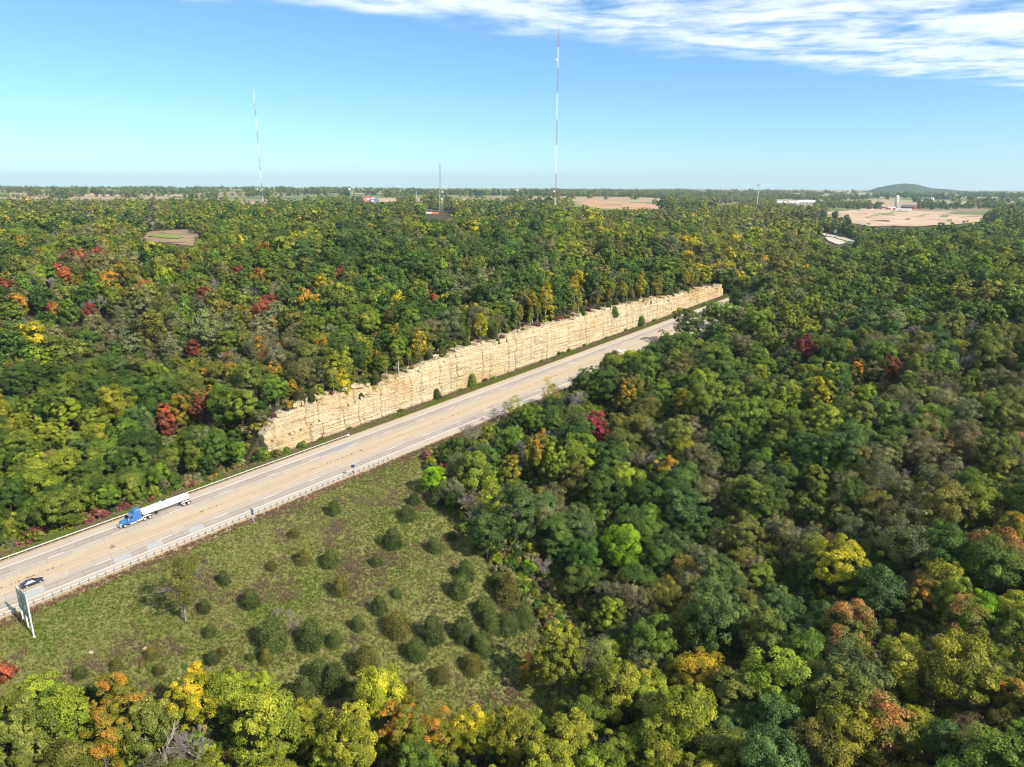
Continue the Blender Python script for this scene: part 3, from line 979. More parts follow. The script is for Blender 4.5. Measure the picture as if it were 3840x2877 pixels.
def bare_branches(seed, H, spread, depth=5, r0=0.2, up=0.35, twig=0.012):
    rng = np.random.default_rng(seed + 900)
    g = Geo()
    def grow(p, d, L, r, lev):
        e = p + d * L
        kn = p + d * L * .5 + rng.normal(size=3) * L * 0.05
        if lev <= 2:
            g.tube(p, kn, r, r * .85, 4); g.tube(kn, e, r * .85, r * .66, 4)
        else:
            g.tube(p, e, r, r * .6, 3)
        if lev == depth:
            return
        nb = 3 if lev < 4 else 4
        for i in range(nb):
            a = rng.uniform(0, 2 * math.pi); tilt = rng.uniform(0.35, 0.85) * spread
            x = np.cross(d, (0.3, 0.1, 1)); x /= np.linalg.norm(x); y = np.cross(d, x)
            nd = d * math.cos(tilt) + (x * math.cos(a) + y * math.sin(a)) * math.sin(tilt) + np.array([0, 0, up * 0.4])
            nd /= np.linalg.norm(nd)
            st = p + d * L * (1.0 if i == 0 else rng.uniform(0.55, 1.0))
            grow(st, nd, L * rng.uniform(0.58, 0.80), max(r * .56, twig), lev + 1)
    grow(np.array([0, 0, -0.5]), np.array([0, 0, 1.0]), H * 0.32, r0, 0)
    return g


PROTO = {}        # name -> dict(crown mesh, trunk mesh, joined mesh, R, H)


def add_proto(name, H, R, z0, crown=None, trunk=None, leafmat=None, barkmat=None, ctr=None):
    d = dict(H=H, R=R, z0=z0, ctr=ctr if ctr else (z0 + H) / 2, crown=None, trunk=None)
    Vs, Qs, mi, at_ = [], [], [], {'cv': [], 'lv': [], 'ht': []}
    off = 0
    mats = []
    if crown is not None:
        V, Q, A = crown
        d['crown'] = np_mesh(name + '_crown', V, Q, [leafmat], {k: ('POINT', 'FLOAT', v) for k, v in A.items()})
        Vs.append(V); Qs.append(Q); mi.append(np.zeros(len(Q))); off = len(V); mats.append(leafmat)
        for k in at_: at_[k].append(A[k])
    if trunk is not None:
        V, Q = trunk.get()
        d['trunk'] = np_mesh(name + '_trunk', V, Q, [barkmat], smooth_shade=True)
        Vs.append(V); Qs.append(Q + off); mi.append(np.full(len(Q), len(mats))); mats.append(barkmat)
        for k in at_: at_[k].append(np.full(len(V), 0.5))
    d['joined'] = (np.concatenate(Vs), np.concatenate(Qs), np.concatenate(mi), {k: np.concatenate(v) for k, v in at_.items()}, mats)
    PROTO[name] = d


def broad(name, seed, H, R, z0, shape, nl, per, leaf, lump=.26, sparse=0.0, nlimb=9, bark=None, r0=0.24):
    V, Q, A, C, lr = broad_crown(seed, R, z0, H, nl, per, leaf, shape, lump, sparse)
    add_proto(name, H, R, z0, (V, Q, A), limbs(seed, R, z0, H, C, r0, nlimb), M_LEAF, bark or M_BARK)


for i in range(6):
    broad('oak%d' % i, 10 + i, [12, 13, 11.5, 14, 12.5, 11][i], [4.6, 4.4, 4.9, 5.0, 4.5, 4.2][i], [3.2, 3.6, 2.6, 4, 3.4, 2.2][i], ['round', 'round', 'wide', 'wide', 'round', 'wide'][i], 96, 230, 0.130, [.24, .26, .23, .22, .27, .25][i])
for i in range(3):
    broad('maple%d' % i, 30 + i, [11, 12.5, 10][i], [3.9, 3.7, 3.6][i], [2.4, 3, 2][i], 'round', 108, 190, 0.118, .20)
for i in range(4):
    broad('airy%d' % i, 40 + i, [12, 10.5, 13, 11][i], [4.4, 4.0, 4.5, 4.6][i], [3, 2.4, 4, 2.6][i], ['round', 'wide', 'round', 'wide'][i], 96, 165, 0.108, .24, 0.2, nlimb=26)
for i in range(3):
    broad('poplar%d' % i, 50 + i, [13, 11, 14][i], [2.1, 1.8, 2.3][i], [4.5, 3.2, 5][i], 'tall', 60, 130, 0.112, .40, 0.2, nlimb=14, bark=M_PALE, r0=0.16)
for i in range(5):
    V, Q, A, C, _ = cone_crown(60 + i, [1.7, 1.9, 1.5, 2.0, 1.7][i], 0.15, [5.2, 4.6, 4.8, 4.4, 5.6][i], 150, 110, 0.105)
    g = Geo(); g.tube((0, 0, -.4), (0, 0, 3.2), .12, .04, 5)
    add_proto('cedar%d' % i, [5.2, 4.6, 4.8, 4.4, 5.6][i], [1.7, 1.9, 1.5, 2.0, 1.7][i], 0.15, (V, Q, A), g, M_NEEDLE, M_BARK, ctr=2.2)
for i in range(3):
    V, Q, A, C, lr = broad_crown(70 + i, 1.5, 0.2, [2.2, 1.8, 2.5][i], 38, 80, 0.11, 'wide', .34, 0.1)
    g = Geo()
    for j in range(6):
        g.tube((0, 0, -.2), C[j * 5], .045, .015, 4)
    add_proto('shrub%d' % i, 2.0, 1.5, 0.2, (V, Q, A), g, M_LEAF, M_BARK)
for i in range(4):
    add_proto('bare%d' % i, [11, 9, 12, 8][i], [4, 3.6, 4, 3.2][i], 2, None, bare_branches(i, [11, 9, 12, 8][i], [.95, 1.1, .85, 1.15][i], 6, [.2, .17, .22, .15][i], 0.35, 0.018), None, M_TWIG, ctr=6)
for i in range(2):
    add_proto('snag%d' % i, [12, 10][i], [4, 3.5][i], 2, None, bare_branches(20 + i, [13, 11][i], 1.0, 4, [.3, .25][i], 0.3, 0.03), None, M_DEAD, ctr=7)
# half-bare: twigs with a thin veil of leaves
for i in range(3):
    V, Q, A, C, lr = broad_crown(80 + i, 4.0, 3.0, 11, 70, 110, 0.10, 'round', .3, 0.3)
    add_proto('veil%d' % i, 11, 4.0, 3.0, (V, Q, A), bare_branches(30 + i, 10.5, 1.0, 5, .2, .35, .02), M_LEAF, M_TWIG)
# coarser kinds for the distance
for i in range(4):
    broad('mid%d' % i, 110 + i, [12, 13, 11, 12][i], [4.7, 4.5, 5, 4.4][i], [2, 2.4, 1.6, 2][i], ['round', 'wide', 'wide', 'round'][i], 66, 56, 0.285, .26, nlimb=3)
for i in range(2):
    broad('midairy%d' % i, 120 + i, 11.5, 4.4, 2.4, 'round', 60, 52, 0.23, .26, 0.2, nlimb=14)
for i in range(3):
    broad('far%d' % i, 130 + i, [12, 11, 13][i], [5.2, 5.5, 5.0][i], 0.6, ['round', 'wide', 'round'][i], 40, 24, 0.58, .28, nlimb=1)
for i in range(2):
    V, Q, A, C, _ = cone_crown(140 + i, 2.4, 0.2, 9.0, 90, 34, 0.28)
    g = Geo(); g.tube((0, 0, -.4), (0, 0, 5), .16, .05, 4)
    add_proto('fir%d' % i, 9.0, 2.4, 0.2, (V, Q, A), g, M_NEEDLE, M_BARK, ctr=4)

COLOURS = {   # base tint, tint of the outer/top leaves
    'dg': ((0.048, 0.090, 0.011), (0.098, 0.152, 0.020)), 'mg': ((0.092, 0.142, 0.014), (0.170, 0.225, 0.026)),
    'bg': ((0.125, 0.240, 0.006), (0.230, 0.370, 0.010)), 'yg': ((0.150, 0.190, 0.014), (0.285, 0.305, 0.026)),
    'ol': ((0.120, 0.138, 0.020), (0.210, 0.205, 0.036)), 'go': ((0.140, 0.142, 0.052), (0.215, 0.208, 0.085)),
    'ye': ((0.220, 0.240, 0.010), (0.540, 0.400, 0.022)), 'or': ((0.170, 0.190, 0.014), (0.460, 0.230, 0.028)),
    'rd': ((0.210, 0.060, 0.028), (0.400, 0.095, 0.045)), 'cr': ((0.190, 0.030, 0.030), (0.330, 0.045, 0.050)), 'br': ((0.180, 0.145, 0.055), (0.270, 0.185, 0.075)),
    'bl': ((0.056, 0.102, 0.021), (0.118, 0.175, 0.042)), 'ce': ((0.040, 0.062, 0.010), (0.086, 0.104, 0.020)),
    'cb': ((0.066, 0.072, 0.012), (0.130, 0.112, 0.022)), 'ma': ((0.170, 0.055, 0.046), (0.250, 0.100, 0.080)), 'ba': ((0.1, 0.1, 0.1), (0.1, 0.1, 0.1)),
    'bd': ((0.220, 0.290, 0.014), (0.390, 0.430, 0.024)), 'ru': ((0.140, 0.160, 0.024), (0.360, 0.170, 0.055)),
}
CNAME = {'dg': 'dark green', 'mg': 'mid-green', 'bg': 'bright green', 'yg': 'yellow-green', 'ol': 'olive', 'go': 'grey-olive thinning', 'ye': 'golden yellow',
         'or': 'orange-topped', 'rd': 'red', 'cr': 'crimson', 'br': 'brownish', 'bl': 'blue-green', 'ce': 'dark green', 'cb': 'bronze-green', 'ma': 'maroon', 'ba': 'leafless grey', 'bd': 'lemon-green', 'ru': 'rust-tipped', 'fi': 'dark conical'}

REG = [  # where in the photograph (2212 wide) which colours stand
    (100, 450, 'yg3 mg2 ol3 dg2 go2 ye.6'), (500, 480, 'mg3 yg3 ol2 dg2 ye.5'), (900, 480, 'ol3 yg3 dg2 go1 ye.3'), (1300, 500, 'yg4 ol3 go2 dg1 ye.5'),
    (1650, 500, 'yg3 ol3 go2 ye.6'), (2000, 520, 'dg4 mg4 yg1'), (2150, 600, 'dg3 mg3 yg1 ol1'), (100, 620, 'ol3 mg2 go2 dg2 or.6 rd.4 ba.6'),
    (450, 620, 'ol3 go2 mg2 yg1 or.9 rd.8 dg1 ba.8'), (250, 720, 'fi6 dg1 ol2 go2'), (400, 760, 'fi5 ol2 go2 or.2'), (560, 740, 'go3 ol3 mg1 or.8 rd.5 ba1'), (800, 560, 'dg4 mg3 bl1 ol1'),
    (1100, 560, 'dg5 mg2 go1 bl1'), (1400, 560, 'dg3 mg3 go2 yg1'), (1600, 570, 'yg2 go3 ye.6 ol2'), (800, 680, 'mg3 yg2 go2 dg2 ye.3 rd.3 or.3 ba.6'), (1100, 650, 'dg3 go3 yg1 ye.4'),
    (200, 880, 'dg4 mg3 bl1 yg.6'), (100, 1000, 'mg3 dg3 yg1.5'), (420, 930, 'mg3 go2 dg2'), (1800, 600, 'dg3 mg3 ol2'), (1700, 750, 'dg2 mg4 yg.6 go2 ba.6'),
    (1950, 750, 'go4 ol2 mg2 bl1 ba2.2 rd.1'), (2150, 800, 'go4 ol3 mg1 or.2 ba1.6'), (1400, 950, 'go3 mg2 ol2 dg1 or.3 ba2'), (1200, 980, 'go3 dg2 mg2 yg.6 ba2'),
    (1700, 950, 'mg3 bl2 dg2 go1 yg.7'), (2000, 1000, 'go4 ol2 br.6 mg1 ba1.6'), (1300, 1150, 'bl2 dg2 mg2 go1'), (1600, 1150, 'go3 ol3 dg1 ba1'), (1900, 1150, 'go3 ol2 br.6 dg1 ba1.2'),
    (1500, 1300, 'ol3 mg2 bl1 go1'), (1800, 1300, 'bl3 mg3 dg1'), (2100, 1300, 'mg3 yg2 or.5'), (2000, 1500, 'yg4 ol2 br.5 mg1'), (1700, 1550, 'bl2 ol2 yg2 br.5'),
    (1400, 1550, 'yg3 ol2 or.4'), (1200, 1500, 'yg3 mg2 ol2 or.4'), (900, 1600, 'yg3 or1 ol1 mg2'), (600, 1600, 'yg5 ol1 ye.5'), (300, 1600, 'ol2 yg2 or1 go1'), (60, 1600, 'or.7 ol2 mg2 yg1')]
KEYS = ['dg', 'mg', 'bl', 'yg', 'ol', 'go', 'ye', 'or', 'rd', 'br', 'ba', 'fi']
RW = np.zeros((len(REG), len(KEYS)))
for i, (_, _, s_) in enumerate(REG):
    for tk in s_.split():
        RW[i, KEYS.index(tk[:2])] = float(tk[2:])
    RW[i] /= RW[i].sum()
RP = np.array([(r[0], r[1]) for r in REG], float)


def jitter_points(x0, x1, y0, y1, step, rng):
    a, b = np.meshgrid(np.arange(x0, x1, step), np.arange(y0, y1, step), indexing='ij')
    b = b + (np.arange(a.shape[0]) % 2)[:, None] * step * .5
    a = a + (rng.random(a.shape) - .5) * step * .85; b = b + (rng.random(a.shape) - .5) * step * .85
    return a.ravel(), b.ravel()


# clearings and open ground, as outlines in the photograph
FIELDS = [
    ('field', [(280, 528), (300, 512), (330, 500), (380, 496), (427, 498), (429, 514), (418, 533), (378, 528), (330, 524)], (0.23, 0.165, 0.10), 'brown hay clearing'),
    ('field', [(1225, 446), (1245, 437), (1275, 433), (1330, 435), (1400, 441), (1470, 448), (1440, 452), (1370, 455), (1300, 455)], (0.40, 0.24, 0.14), ''),
    ('field', [(1652, 468), (1700, 462), (1780, 458), (1850, 454), (1905, 451), (1965, 455), (2040, 461), (2150, 469), (2148, 478), (2060, 486), (1980, 490), (1880, 489), (1825, 481), (1840, 474), (1760, 466)], (0.42, 0.31, 0.215), ''),
    ('field', [(762, 433), (800, 428), (845, 428), (870, 432), (850, 437), (790, 437)], (0.40, 0.28, 0.18), ''),
    ('field', [(872, 436), (905, 433), (930, 434), (925, 440), (890, 441)], (0.38, 0.27, 0.18), ''),
    ('field', [(505, 439), (540, 436), (600, 437), (598, 441), (530, 443)], (0.36, 0.26, 0.18), '')]
CLEAR = [f[1] for f in FIELDS] + [[(1742, 503), (1766, 498), (1864, 521), (1852, 532), (1790, 530)], [(905, 470), (925, 456), (975, 455), (985, 472), (940, 476)],
         [(1905, 446), (1920, 428), (1975, 438), (1985, 455), (1905, 456)], [(1676, 440), (1680, 432), (1758, 433), (1756, 444)], [(790, 434), (792, 424), (830, 424), (832, 436)],
         [(1590, 455), (1604, 440), (1500, 452), (1490, 448), (1600, 438)]]

rng = np.random.default_rng(77)
T = dict(x=[], y=[], key=[], sc=[], px=[], py=[], fw=[])


def keep_mask(x, y, z, top_h):
    s, d = sd_of(x, y)
    cx, cy, fw = project(x, y, z + top_h * 0.6)
    tx, ty, _ = project(x, y, z + top_h)
    bx, by, _ = project(x, y, z + 0.5)
    ok = (fw > 25) & (cx > -260) & (cx < 2470) & (ty < 1760) & (ty > 300)
    far_side = d > 10
    # highway corridor, cliff and verges
    ok &= ~((d > -9.5) & (d < 30) & (s < 404))
    ok &= ~((d >= 30) & (d < 39.5) & (s > 66) & (s < 402))
    ok &= ~((d >= 26) & (d < 31.5) & (s <= 66))
    # open slope and sight of road and rock
    gm = grass_mask(s, d) > 0.5
    ok &= ~(gm & (s > -400) & (s < 150))
    ok &= ~((~far_side) & (inpoly(tx, ty + 4, ROAD_POLY) | inpoly(cx, cy, ROAD_POLY)))
    ok &= ~((~far_side) & (inpoly(cx, cy, GRASS_POLY)))
    for P in CLEAR:
        hw = 4.5 * (top_h / 12) * F_PX / fw / K
        ok &= ~((fw > 300) & (inpoly(tx, ty + 1.5, P) | inpoly(cx, cy, P) | inpoly(bx, by, P) | inpoly(cx - hw, ty + hw, P) | inpoly(cx + hw, ty + hw, P)))
    return ok, cx, cy, fw


def scatter(r0, r1, step, scale):
    w = r1 * 0.95
    x, y = jitter_points(-w, w, 20, r1, step, rng)
    r = np.hypot(x, y)
    m = (r >= r0) & (r < r1) & (np.abs(np.arctan2(x, y)) < 0.80)
    x, y, r = x[m], y[m], r[m]
    z = ground_z(x, y)
    sc_ = scale * (0.55 + 0.70 * rng.random(len(x)) ** 1.1) * (0.72 + 0.56 * vnoise(x / 26, y / 26, 55))
    ok, cx, cy, fw = keep_mask(x, y, z, 12 * sc_)
    if r0 >= 1500:
        wood = vnoise(x / 330, y / 330, 51) * 0.6 + vnoise(x / 900, y / 900, 52) * 0.55
        ok &= (wood > np.interp(r, [1500, 2000, 2600, 6000], [0.34, 0.55, 0.70, 0.80])) | ((vnoise(x / 55, y / 55, 53) > 0.80) & (r > 2500))
    x, y, z, sc_, cx, cy, fw = (q[ok] for q in (x, y, z, sc_, cx, cy, fw))
    D2 = (cx[:, None] - RP[None, :, 0]) ** 2 + ((cy[:, None] - RP[None, :, 1]) * 1.3) ** 2 + 400
    w_ = (1 / D2 ** 2) @ RW
    w_ /= w_.sum(1, keepdims=True)
    # neighbours of one species tend to stand together
    cs_ = 17 if r1 < 400 else 30 if r1 < 900 else 60
    coh = np.stack([vnoise(x / cs_, y / cs_, 60 + i) * .7 + vnoise(x / cs_ / 3, y / cs_ / 3, 90 + i) * .3 for i in range(len(KEYS))], 1)
    w_ = w_ * np.exp((coh - .5) * 5.0)
    w_ /= w_.sum(1, keepdims=True)
    u = rng.random(len(x))[:, None]
    key = (np.cumsum(w_, 1) < u).sum(1).clip(0, len(KEYS) - 1)
    return dict(x=x, y=y, z=z, sc=sc_, key=np.array(KEYS)[key], cx=cx, cy=cy, fw=fw)


def calm(t, keep):
    # far off, the loud colours are rarer
    loud = np.isin(t['key'], ['ye', 'or', 'rd']) & (rng.random(len(t['x'])) > keep)
    t['key'] = np.where(loud, np.where(rng.random(len(t['x'])) < .5, 'yg', 'ol'), t['key'])
    return t


near_t = scatter(55, 330, 5.5, 0.92)
mid_t = calm(scatter(330, 820, 7.4, 1.08), .85)
far_t = calm(scatter(820, 1700, 12.0, 1.35), .4)
vfar_t = calm(scatter(1700, 6500, 26.0, 1.5), .15)
print('trees', [len(t['x']) for t in (near_t, mid_t, far_t, vfar_t)])

# individually seen trees: crown centre in the photograph, crown width in its pixels, colour, kind
FEATURES = [
    (1287, 925, 62, 'cr', 'maple'), (1740, 757, 42, 'cr', 'maple'), (1853, 800, 44, 'or', 'maple'), (1922, 800, 42, 'rd', 'maple'), (1352, 868, 46, 'or', 'maple'),
    (1062, 1080, 58, 'bd', 'poplar'), (1350, 1175, 130, 'bg', 'oak'), (1165, 985, 74, 'or', 'maple'), (1102, 1020, 56, 'or', 'maple'), (1120, 1145, 90, 'bg', 'shrub'),
    (1195, 1000, 80, 'yg', 'maple'), (1240, 1040, 80, 'ol', 'maple'), (1350, 1035, 84, 'yg', 'oak'), (1000, 1135, 50, 'mg', 'shrub'), (940, 1030, 60, 'bg', 'oak'), (1262, 1150, 96, 'ba', 'snag'),
    (1195, 1315, 60, 'ye', 'shrub'), (1140, 1230, 54, 'bg', 'shrub'), (1770, 853, 56, 'ye', 'maple'), (1700, 862, 50, 'yg', 'maple'), (1475, 868, 48, 'ye', 'maple'),
    (1640, 685, 80, 'yg', 'oak'), (1660, 480, 40, 'yg', 'oak'), (1717, 505, 42, 'ye', 'poplar'), (1660, 1065, 90, 'dg', 'oak'), (1480, 1090, 150, 'bl', 'oak'), (1640, 1070, 110, 'mg', 'oak'),
    (1820, 1210, 130, 'ye', 'oak'), (1900, 1265, 190, 'bl', 'oak'), (1838, 1350, 150, 'ru', 'oak'), (1990, 1305, 70, 'or', 'maple'), (2120, 1080, 170, 'yg', 'oak'),
    (2160, 1175, 120, 'ru', 'airy'), (2090, 1340, 190, 'ru', 'veil'), (2140, 1220, 150, 'mg', 'oak'), (1945, 1440, 210, 'yg', 'oak'), (2070, 1450, 180, 'yg', 'oak'), (2110, 1330, 90, 'bg', 'oak'),
    (1510, 1450, 120, 'ye', 'oak'), (1540, 1340, 130, 'bl', 'oak'), (1210, 1420, 160, 'yg', 'maple'), (1150, 1440, 60, 'or', 'maple'), (1340, 1500, 120, 'yg', 'oak'), (1480, 1560, 130, 'yg', 'oak'),
    (1420, 1600, 140, 'yg', 'oak'), (1290, 1420, 80, 'go', 'veil'), (1370, 1300, 100, 'go', 'veil'), (1670, 1560, 120, 'bl', 'oak'), (1650, 1380, 130, 'ol', 'maple'), (1900, 1580, 130, 'ru', 'airy'),
    (580, 1550, 190, 'yg', 'oak'), (560, 1480, 70, 'bd', 'oak'), (820, 1490, 110, 'bd', 'oak'), (870, 1560, 130, 'or', 'maple'), (760, 1600, 130, 'yg', 'oak'), (420, 1500, 110, 'ye', 'maple'),
    (130, 1560, 150, 'yg', 'oak'), (250, 1560, 110, 'or', 'oak'), (60, 1610, 150, 'ol', 'maple'), (225, 1630, 110, 'or', 'airy'), (40, 1530, 90, 'mg', 'oak'), (345, 1565, 130, 'ba', 'snag'),
    (425, 1600, 100, 'ba', 'bare'), (950, 1580, 90, 'or', 'airy'), (1020, 1570, 90, 'ye', 'airy'), (15, 1455, 110, 'rd', 'shrub'), (1110, 1590, 120, 'yg', 'oak'), (1300, 1580, 90, 'ba', 'bare'),
    (360, 905, 56, 'rd', 'maple'), (393, 888, 56, 'or', 'maple'), (432, 880, 44, 'rd', 'maple'), (352, 905, 40, 'or', 'maple'), (417, 753, 34, 'rd', 'maple'), (697, 757, 44, 'or', 'maple'), (712, 770, 30, 'rd', 'maple'),
    (785, 703, 34, 'or', 'maple'), (205, 660, 66, 'ba', 'bare'), (40, 655, 44, 'or', 'maple'), (85, 600, 34, 'bd', 'poplar'), (250, 870, 130, 'yg', 'oak'), (130, 1010, 90, 'yg', 'oak'),
    (520, 870, 70, 'mg', 'oak'), (70, 1030, 110, 'yg', 'oak'), (660, 590, 24, 'rd', 'maple'), (622, 583, 24, 'rd', 'maple'), (400, 590, 24, 'rd', 'maple'), (735, 590, 24, 'rd', 'airy'), (740, 840, 40, 'ye', 'poplar'),
    (640, 780, 50, 'go', 'bare'), (720, 800, 40, 'yg', 'poplar'), (745, 795, 40, 'yg', 'poplar'), (860, 760, 44, 'yg', 'poplar'), (905, 735, 40, 'ye', 'poplar'), (1040, 700, 44, 'ye', 'poplar'),
    (1150, 655, 36, 'ye', 'poplar'), (1180, 640, 30, 'ye', 'poplar'), (1240, 620, 28, 'ye', 'poplar'), (1345, 625, 34, 'ye', 'poplar'), (1385, 610, 30, 'ye', 'poplar'), (1420, 620, 28, 'yg', 'poplar'),
    (1480, 600, 30, 'or', 'poplar'), (1075, 885, 40, 'go', 'bare'), (1110, 878, 40, 'yg', 'veil'), (1190, 845, 50, 'ye', 'veil'), (1235, 835, 40, 'ba', 'bare'), (1290, 838, 50, 'yg', 'oak'), (1370, 800, 66, 'dg', 'oak'),
    (1415, 768, 56, 'dg', 'oak'), (1470, 742, 70, 'mg', 'oak'), (1390, 800, 80, 'mg', 'oak'), (1540, 670, 90, 'mg', 'oak'), (1490, 690, 80, 'dg', 'oak'), (1595, 640, 70, 'dg', 'oak'), (800, 1275, 46, 'ce', 'cedar'),
    (1830, 470, 40, 'dg', 'oak'), (1805, 465, 50, 'dg', 'oak'), (1780, 468, 40, 'mg', 'oak'), (930, 1000, 40, 'ye', 'shrub'), (1000, 1010, 70, 'go', 'veil'), (1020, 940, 60, 'ba', 'bare'),
    (390, 1262, 110, 'ol', 'veil'), (625, 1345, 44, 'ba', 'bare'), (600, 1318, 26, 'ba', 'bare'), (415, 1225, 50, 'yg', 'veil'), (770, 1395, 26, 'ba', 'bare')]
FEATURES = [f for f in FEATURES if f[4] != 'cedar']
COUNT = {'oak': 6, 'maple': 3, 'airy': 4, 'poplar': 3, 'shrub': 3, 'bare': 4, 'snag': 2, 'veil': 3, 'cedar': 5}
feat = dict(x=[], y=[], z=[], sc=[], key=[], cx=[], cy=[], fw=[], kind=[])
for i, (px, py, w, c, kd) in enumerate(FEATURES):
    pr = PROTO[kd + str(i % COUNT[kd])]
    scl = 1.0
    for _ in range(3):
        P, t_ = at(px, py, pr['ctr'] * scl)
        dist = math.hypot(P[0], P[1]) * 1.0
        fwd = project(P[0], P[1], P[2] + pr['ctr'] * scl)[2]
        scl = min(max((w * K * fwd / F_PX) / (2 * pr['R']), 0.35), 1.35)
    feat['x'].append(P[0]); feat['y'].append(P[1]); feat['z'].append(P[2]); feat['sc'].append(scl); feat['key'].append(c)
    feat['cx'].append(px); feat['cy'].append(py); feat['fw'].append(fwd); feat['kind'].append(kd + str(i % COUNT[kd]))
feat = {k: np.array(v) for k, v in feat.items()}
# make room round them
for t in (near_t, mid_t):
    ok = np.ones(len(t['x']), bool)
    for x, y, s_, f_, cx_, cy_, kd_ in zip(feat['x'], feat['y'], feat['sc'], feat['fw'], feat['cx'], feat['cy'], feat['kind']):
        thin = kd_[:4] in ('bare', 'snag', 'veil')
        ok &= np.hypot(t['x'] - x, t['y'] - y) > (1.8 if thin else 3.4) * s_
        hw = (1.8 if thin else 4.0) * s_ * F_PX / f_ / K          # half crown width in the photograph
        ok &= ~((np.abs(t['cx'] - cx_) < hw * 1.15) & (t['cy'] > cy_ - hw * .4) & (t['cy'] < cy_ + hw * 1.7) & (t['fw'] < f_))
    for k in t: t[k] = t[k][ok]


def kinds_for(t, lod):
    out = []
    for i, k in enumerate(t['key']):
        r = rng.integers(0, 1000)
        if k == 'fi': out.append('fir%d' % (r % 2))
        elif lod == 2: out.append('far%d' % (r % 3))
        elif k == 'ba': out.append('bare%d' % (r % 4))
        elif lod == 1: out.append(('midairy%d' % (r % 2)) if k in ('go', 'br') else ('mid%d' % (r % 4)))
        elif k in ('go', 'br'): out.append(('airy%d' % (r % 4)) if r % 10 < 5 else ('veil%d' % (r % 3)))
        elif k in ('or', 'rd', 'ye'): out.append('maple%d' % (r % 3))
        elif k == 'yg' and r % 10 < 3: out.append('maple%d' % (r % 3))
        elif k == 'ol' and r % 10 < 4: out.append('airy%d' % (r % 4))
        else: out.append('oak%d' % (r % 6))
    return np.array(out)


near_t['kind'], mid_t['kind'], far_t['kind'], vfar_t['kind'] = kinds_for(near_t, 0), kinds_for(mid_t, 1), kinds_for(far_t, 2), kinds_for(vfar_t, 2)


def tints(keys, n):
    a = np.array([COLOURS['ce' if k == 'fi' else k][0] for k in keys]); b = np.array([COLOURS['ce' if k == 'fi' else k][1] for k in keys])
    v = (0.80 + 0.42 * rng.random((n, 1))); h = 1 + (rng.random((n, 3)) - .5) * np.array([0.28, 0.14, 0.2])
    return a * v * h, b * v * h


for t in (near_t, mid_t, far_t, vfar_t, feat):
    n_ = len(t['x'])
    t['t1'], t['t2'] = tints(t['key'], n_)
    t['rot'] = rng.random(n_) * 2 * math.pi

# ------------------------------------------------------------------ plants: standing
def instancer(name, pts, rot, scl, t1, t2, idx, objs, kind='stuff', label=None):
    """one object: copies of the prototypes on points"""
    me = bpy.data.meshes.new(name)
    me.vertices.add(len(pts)); me.vertices.foreach_set('co', np.asarray(pts, np.float32).ravel())
    for a, typ, val in (('rot', 'FLOAT_VECTOR', rot), ('scl', 'FLOAT_VECTOR', scl), ('tint', 'FLOAT_VECTOR', t1), ('tint2', 'FLOAT_VECTOR', t2)):
        x = me.attributes.new(a, typ, 'POINT'); x.data.foreach_set('vector', np.asarray(val, np.float32).ravel())
    x = me.attributes.new('idx', 'INT', 'POINT'); x.data.foreach_set('value', np.asarray(idx, np.int32))
    o = link(name, me, kind=kind)
    if label: o['label'] = label
    c = bpy.data.collections.new(name + '_kinds')
    for i, ob in enumerate(objs):
        c.objects.link(ob)
    ng = bpy.data.node_groups.new(name, 'GeometryNodeTree')
    ng.interface.new_socket('Geometry', in_out='INPUT', socket_type='NodeSocketGeometry')
    ng.interface.new_socket('Geometry', in_out='OUTPUT', socket_type='NodeSocketGeometry')
    n, l = ng.nodes, ng.links
    gi, go = n.new('NodeGroupInput'), n.new('NodeGroupOutput')
    ci = n.new('GeometryNodeCollectionInfo'); ci.inputs['Collection'].default_value = c
    ci.inputs['Separate Children'].default_value = True; ci.inputs['Reset Children'].default_value = True
    ip = n.new('GeometryNodeInstanceOnPoints'); ip.inputs['Pick Instance'].default_value = True
    def na(nm, ty):
        q = n.new('GeometryNodeInputNamedAttribute'); q.data_type = ty; q.inputs['Name'].default_value = nm
        return q.outputs['Attribute']
    er = n.new('FunctionNodeEulerToRotation'); l.new(na('rot', 'FLOAT_VECTOR'), er.inputs[0])
    l.new(gi.outputs[0], ip.inputs['Points']); l.new(ci.outputs[0], ip.inputs['Instance'])
    l.new(na('idx', 'INT'), ip.inputs['Instance Index']); l.new(er.outputs[0], ip.inputs['Rotation']); l.new(na('scl', 'FLOAT_VECTOR'), ip.inputs['Scale'])
    l.new(ip.outputs[0], go.inputs[0])
    md = o.modifiers.new('scatter', 'NODES'); md.node_group = ng
    return o


KIND_WORD = {'oak': 'broad-crowned tree', 'maple': 'round-crowned tree', 'airy': 'thin-leaved tree', 'poplar': 'slender tree', 'veil': 'half-bare tree',
             'fir': 'evergreen tree', 'bare': 'twiggy tree', 'snag': 'dead tree', 'shrub': 'bushy tree', 'cedar': 'cedar'}
ORD = ['first', 'second', 'third', 'fourth', 'fifth', 'sixth', 'seventh', 'eighth', 'ninth', 'tenth', 'eleventh', 'twelfth', 'thirteenth', 'fourteenth', 'fifteenth']


def place_word(px, py, s, d):
    if d > 25:
        row = 'above the cliff' if 66 < s < 400 else 'across the road'
    else:
        row = ('in the bottom row' if py > 1560 else 'above the bottom row' if py > 1430 else 'in the lower woods' if py > 1270 else
               'beside the grass slope' if py > 1080 else 'in the middle woods' if py > 900 else 'near the roadside')
    c = ('at far left' if px < 320 else 'left of centre' if px < 850 else 'near centre' if px < 1350 else 'right of centre' if px < 1800 else 'at far right')
    return row + ' ' + c


PENDING = []     # (object, stem, place, px)


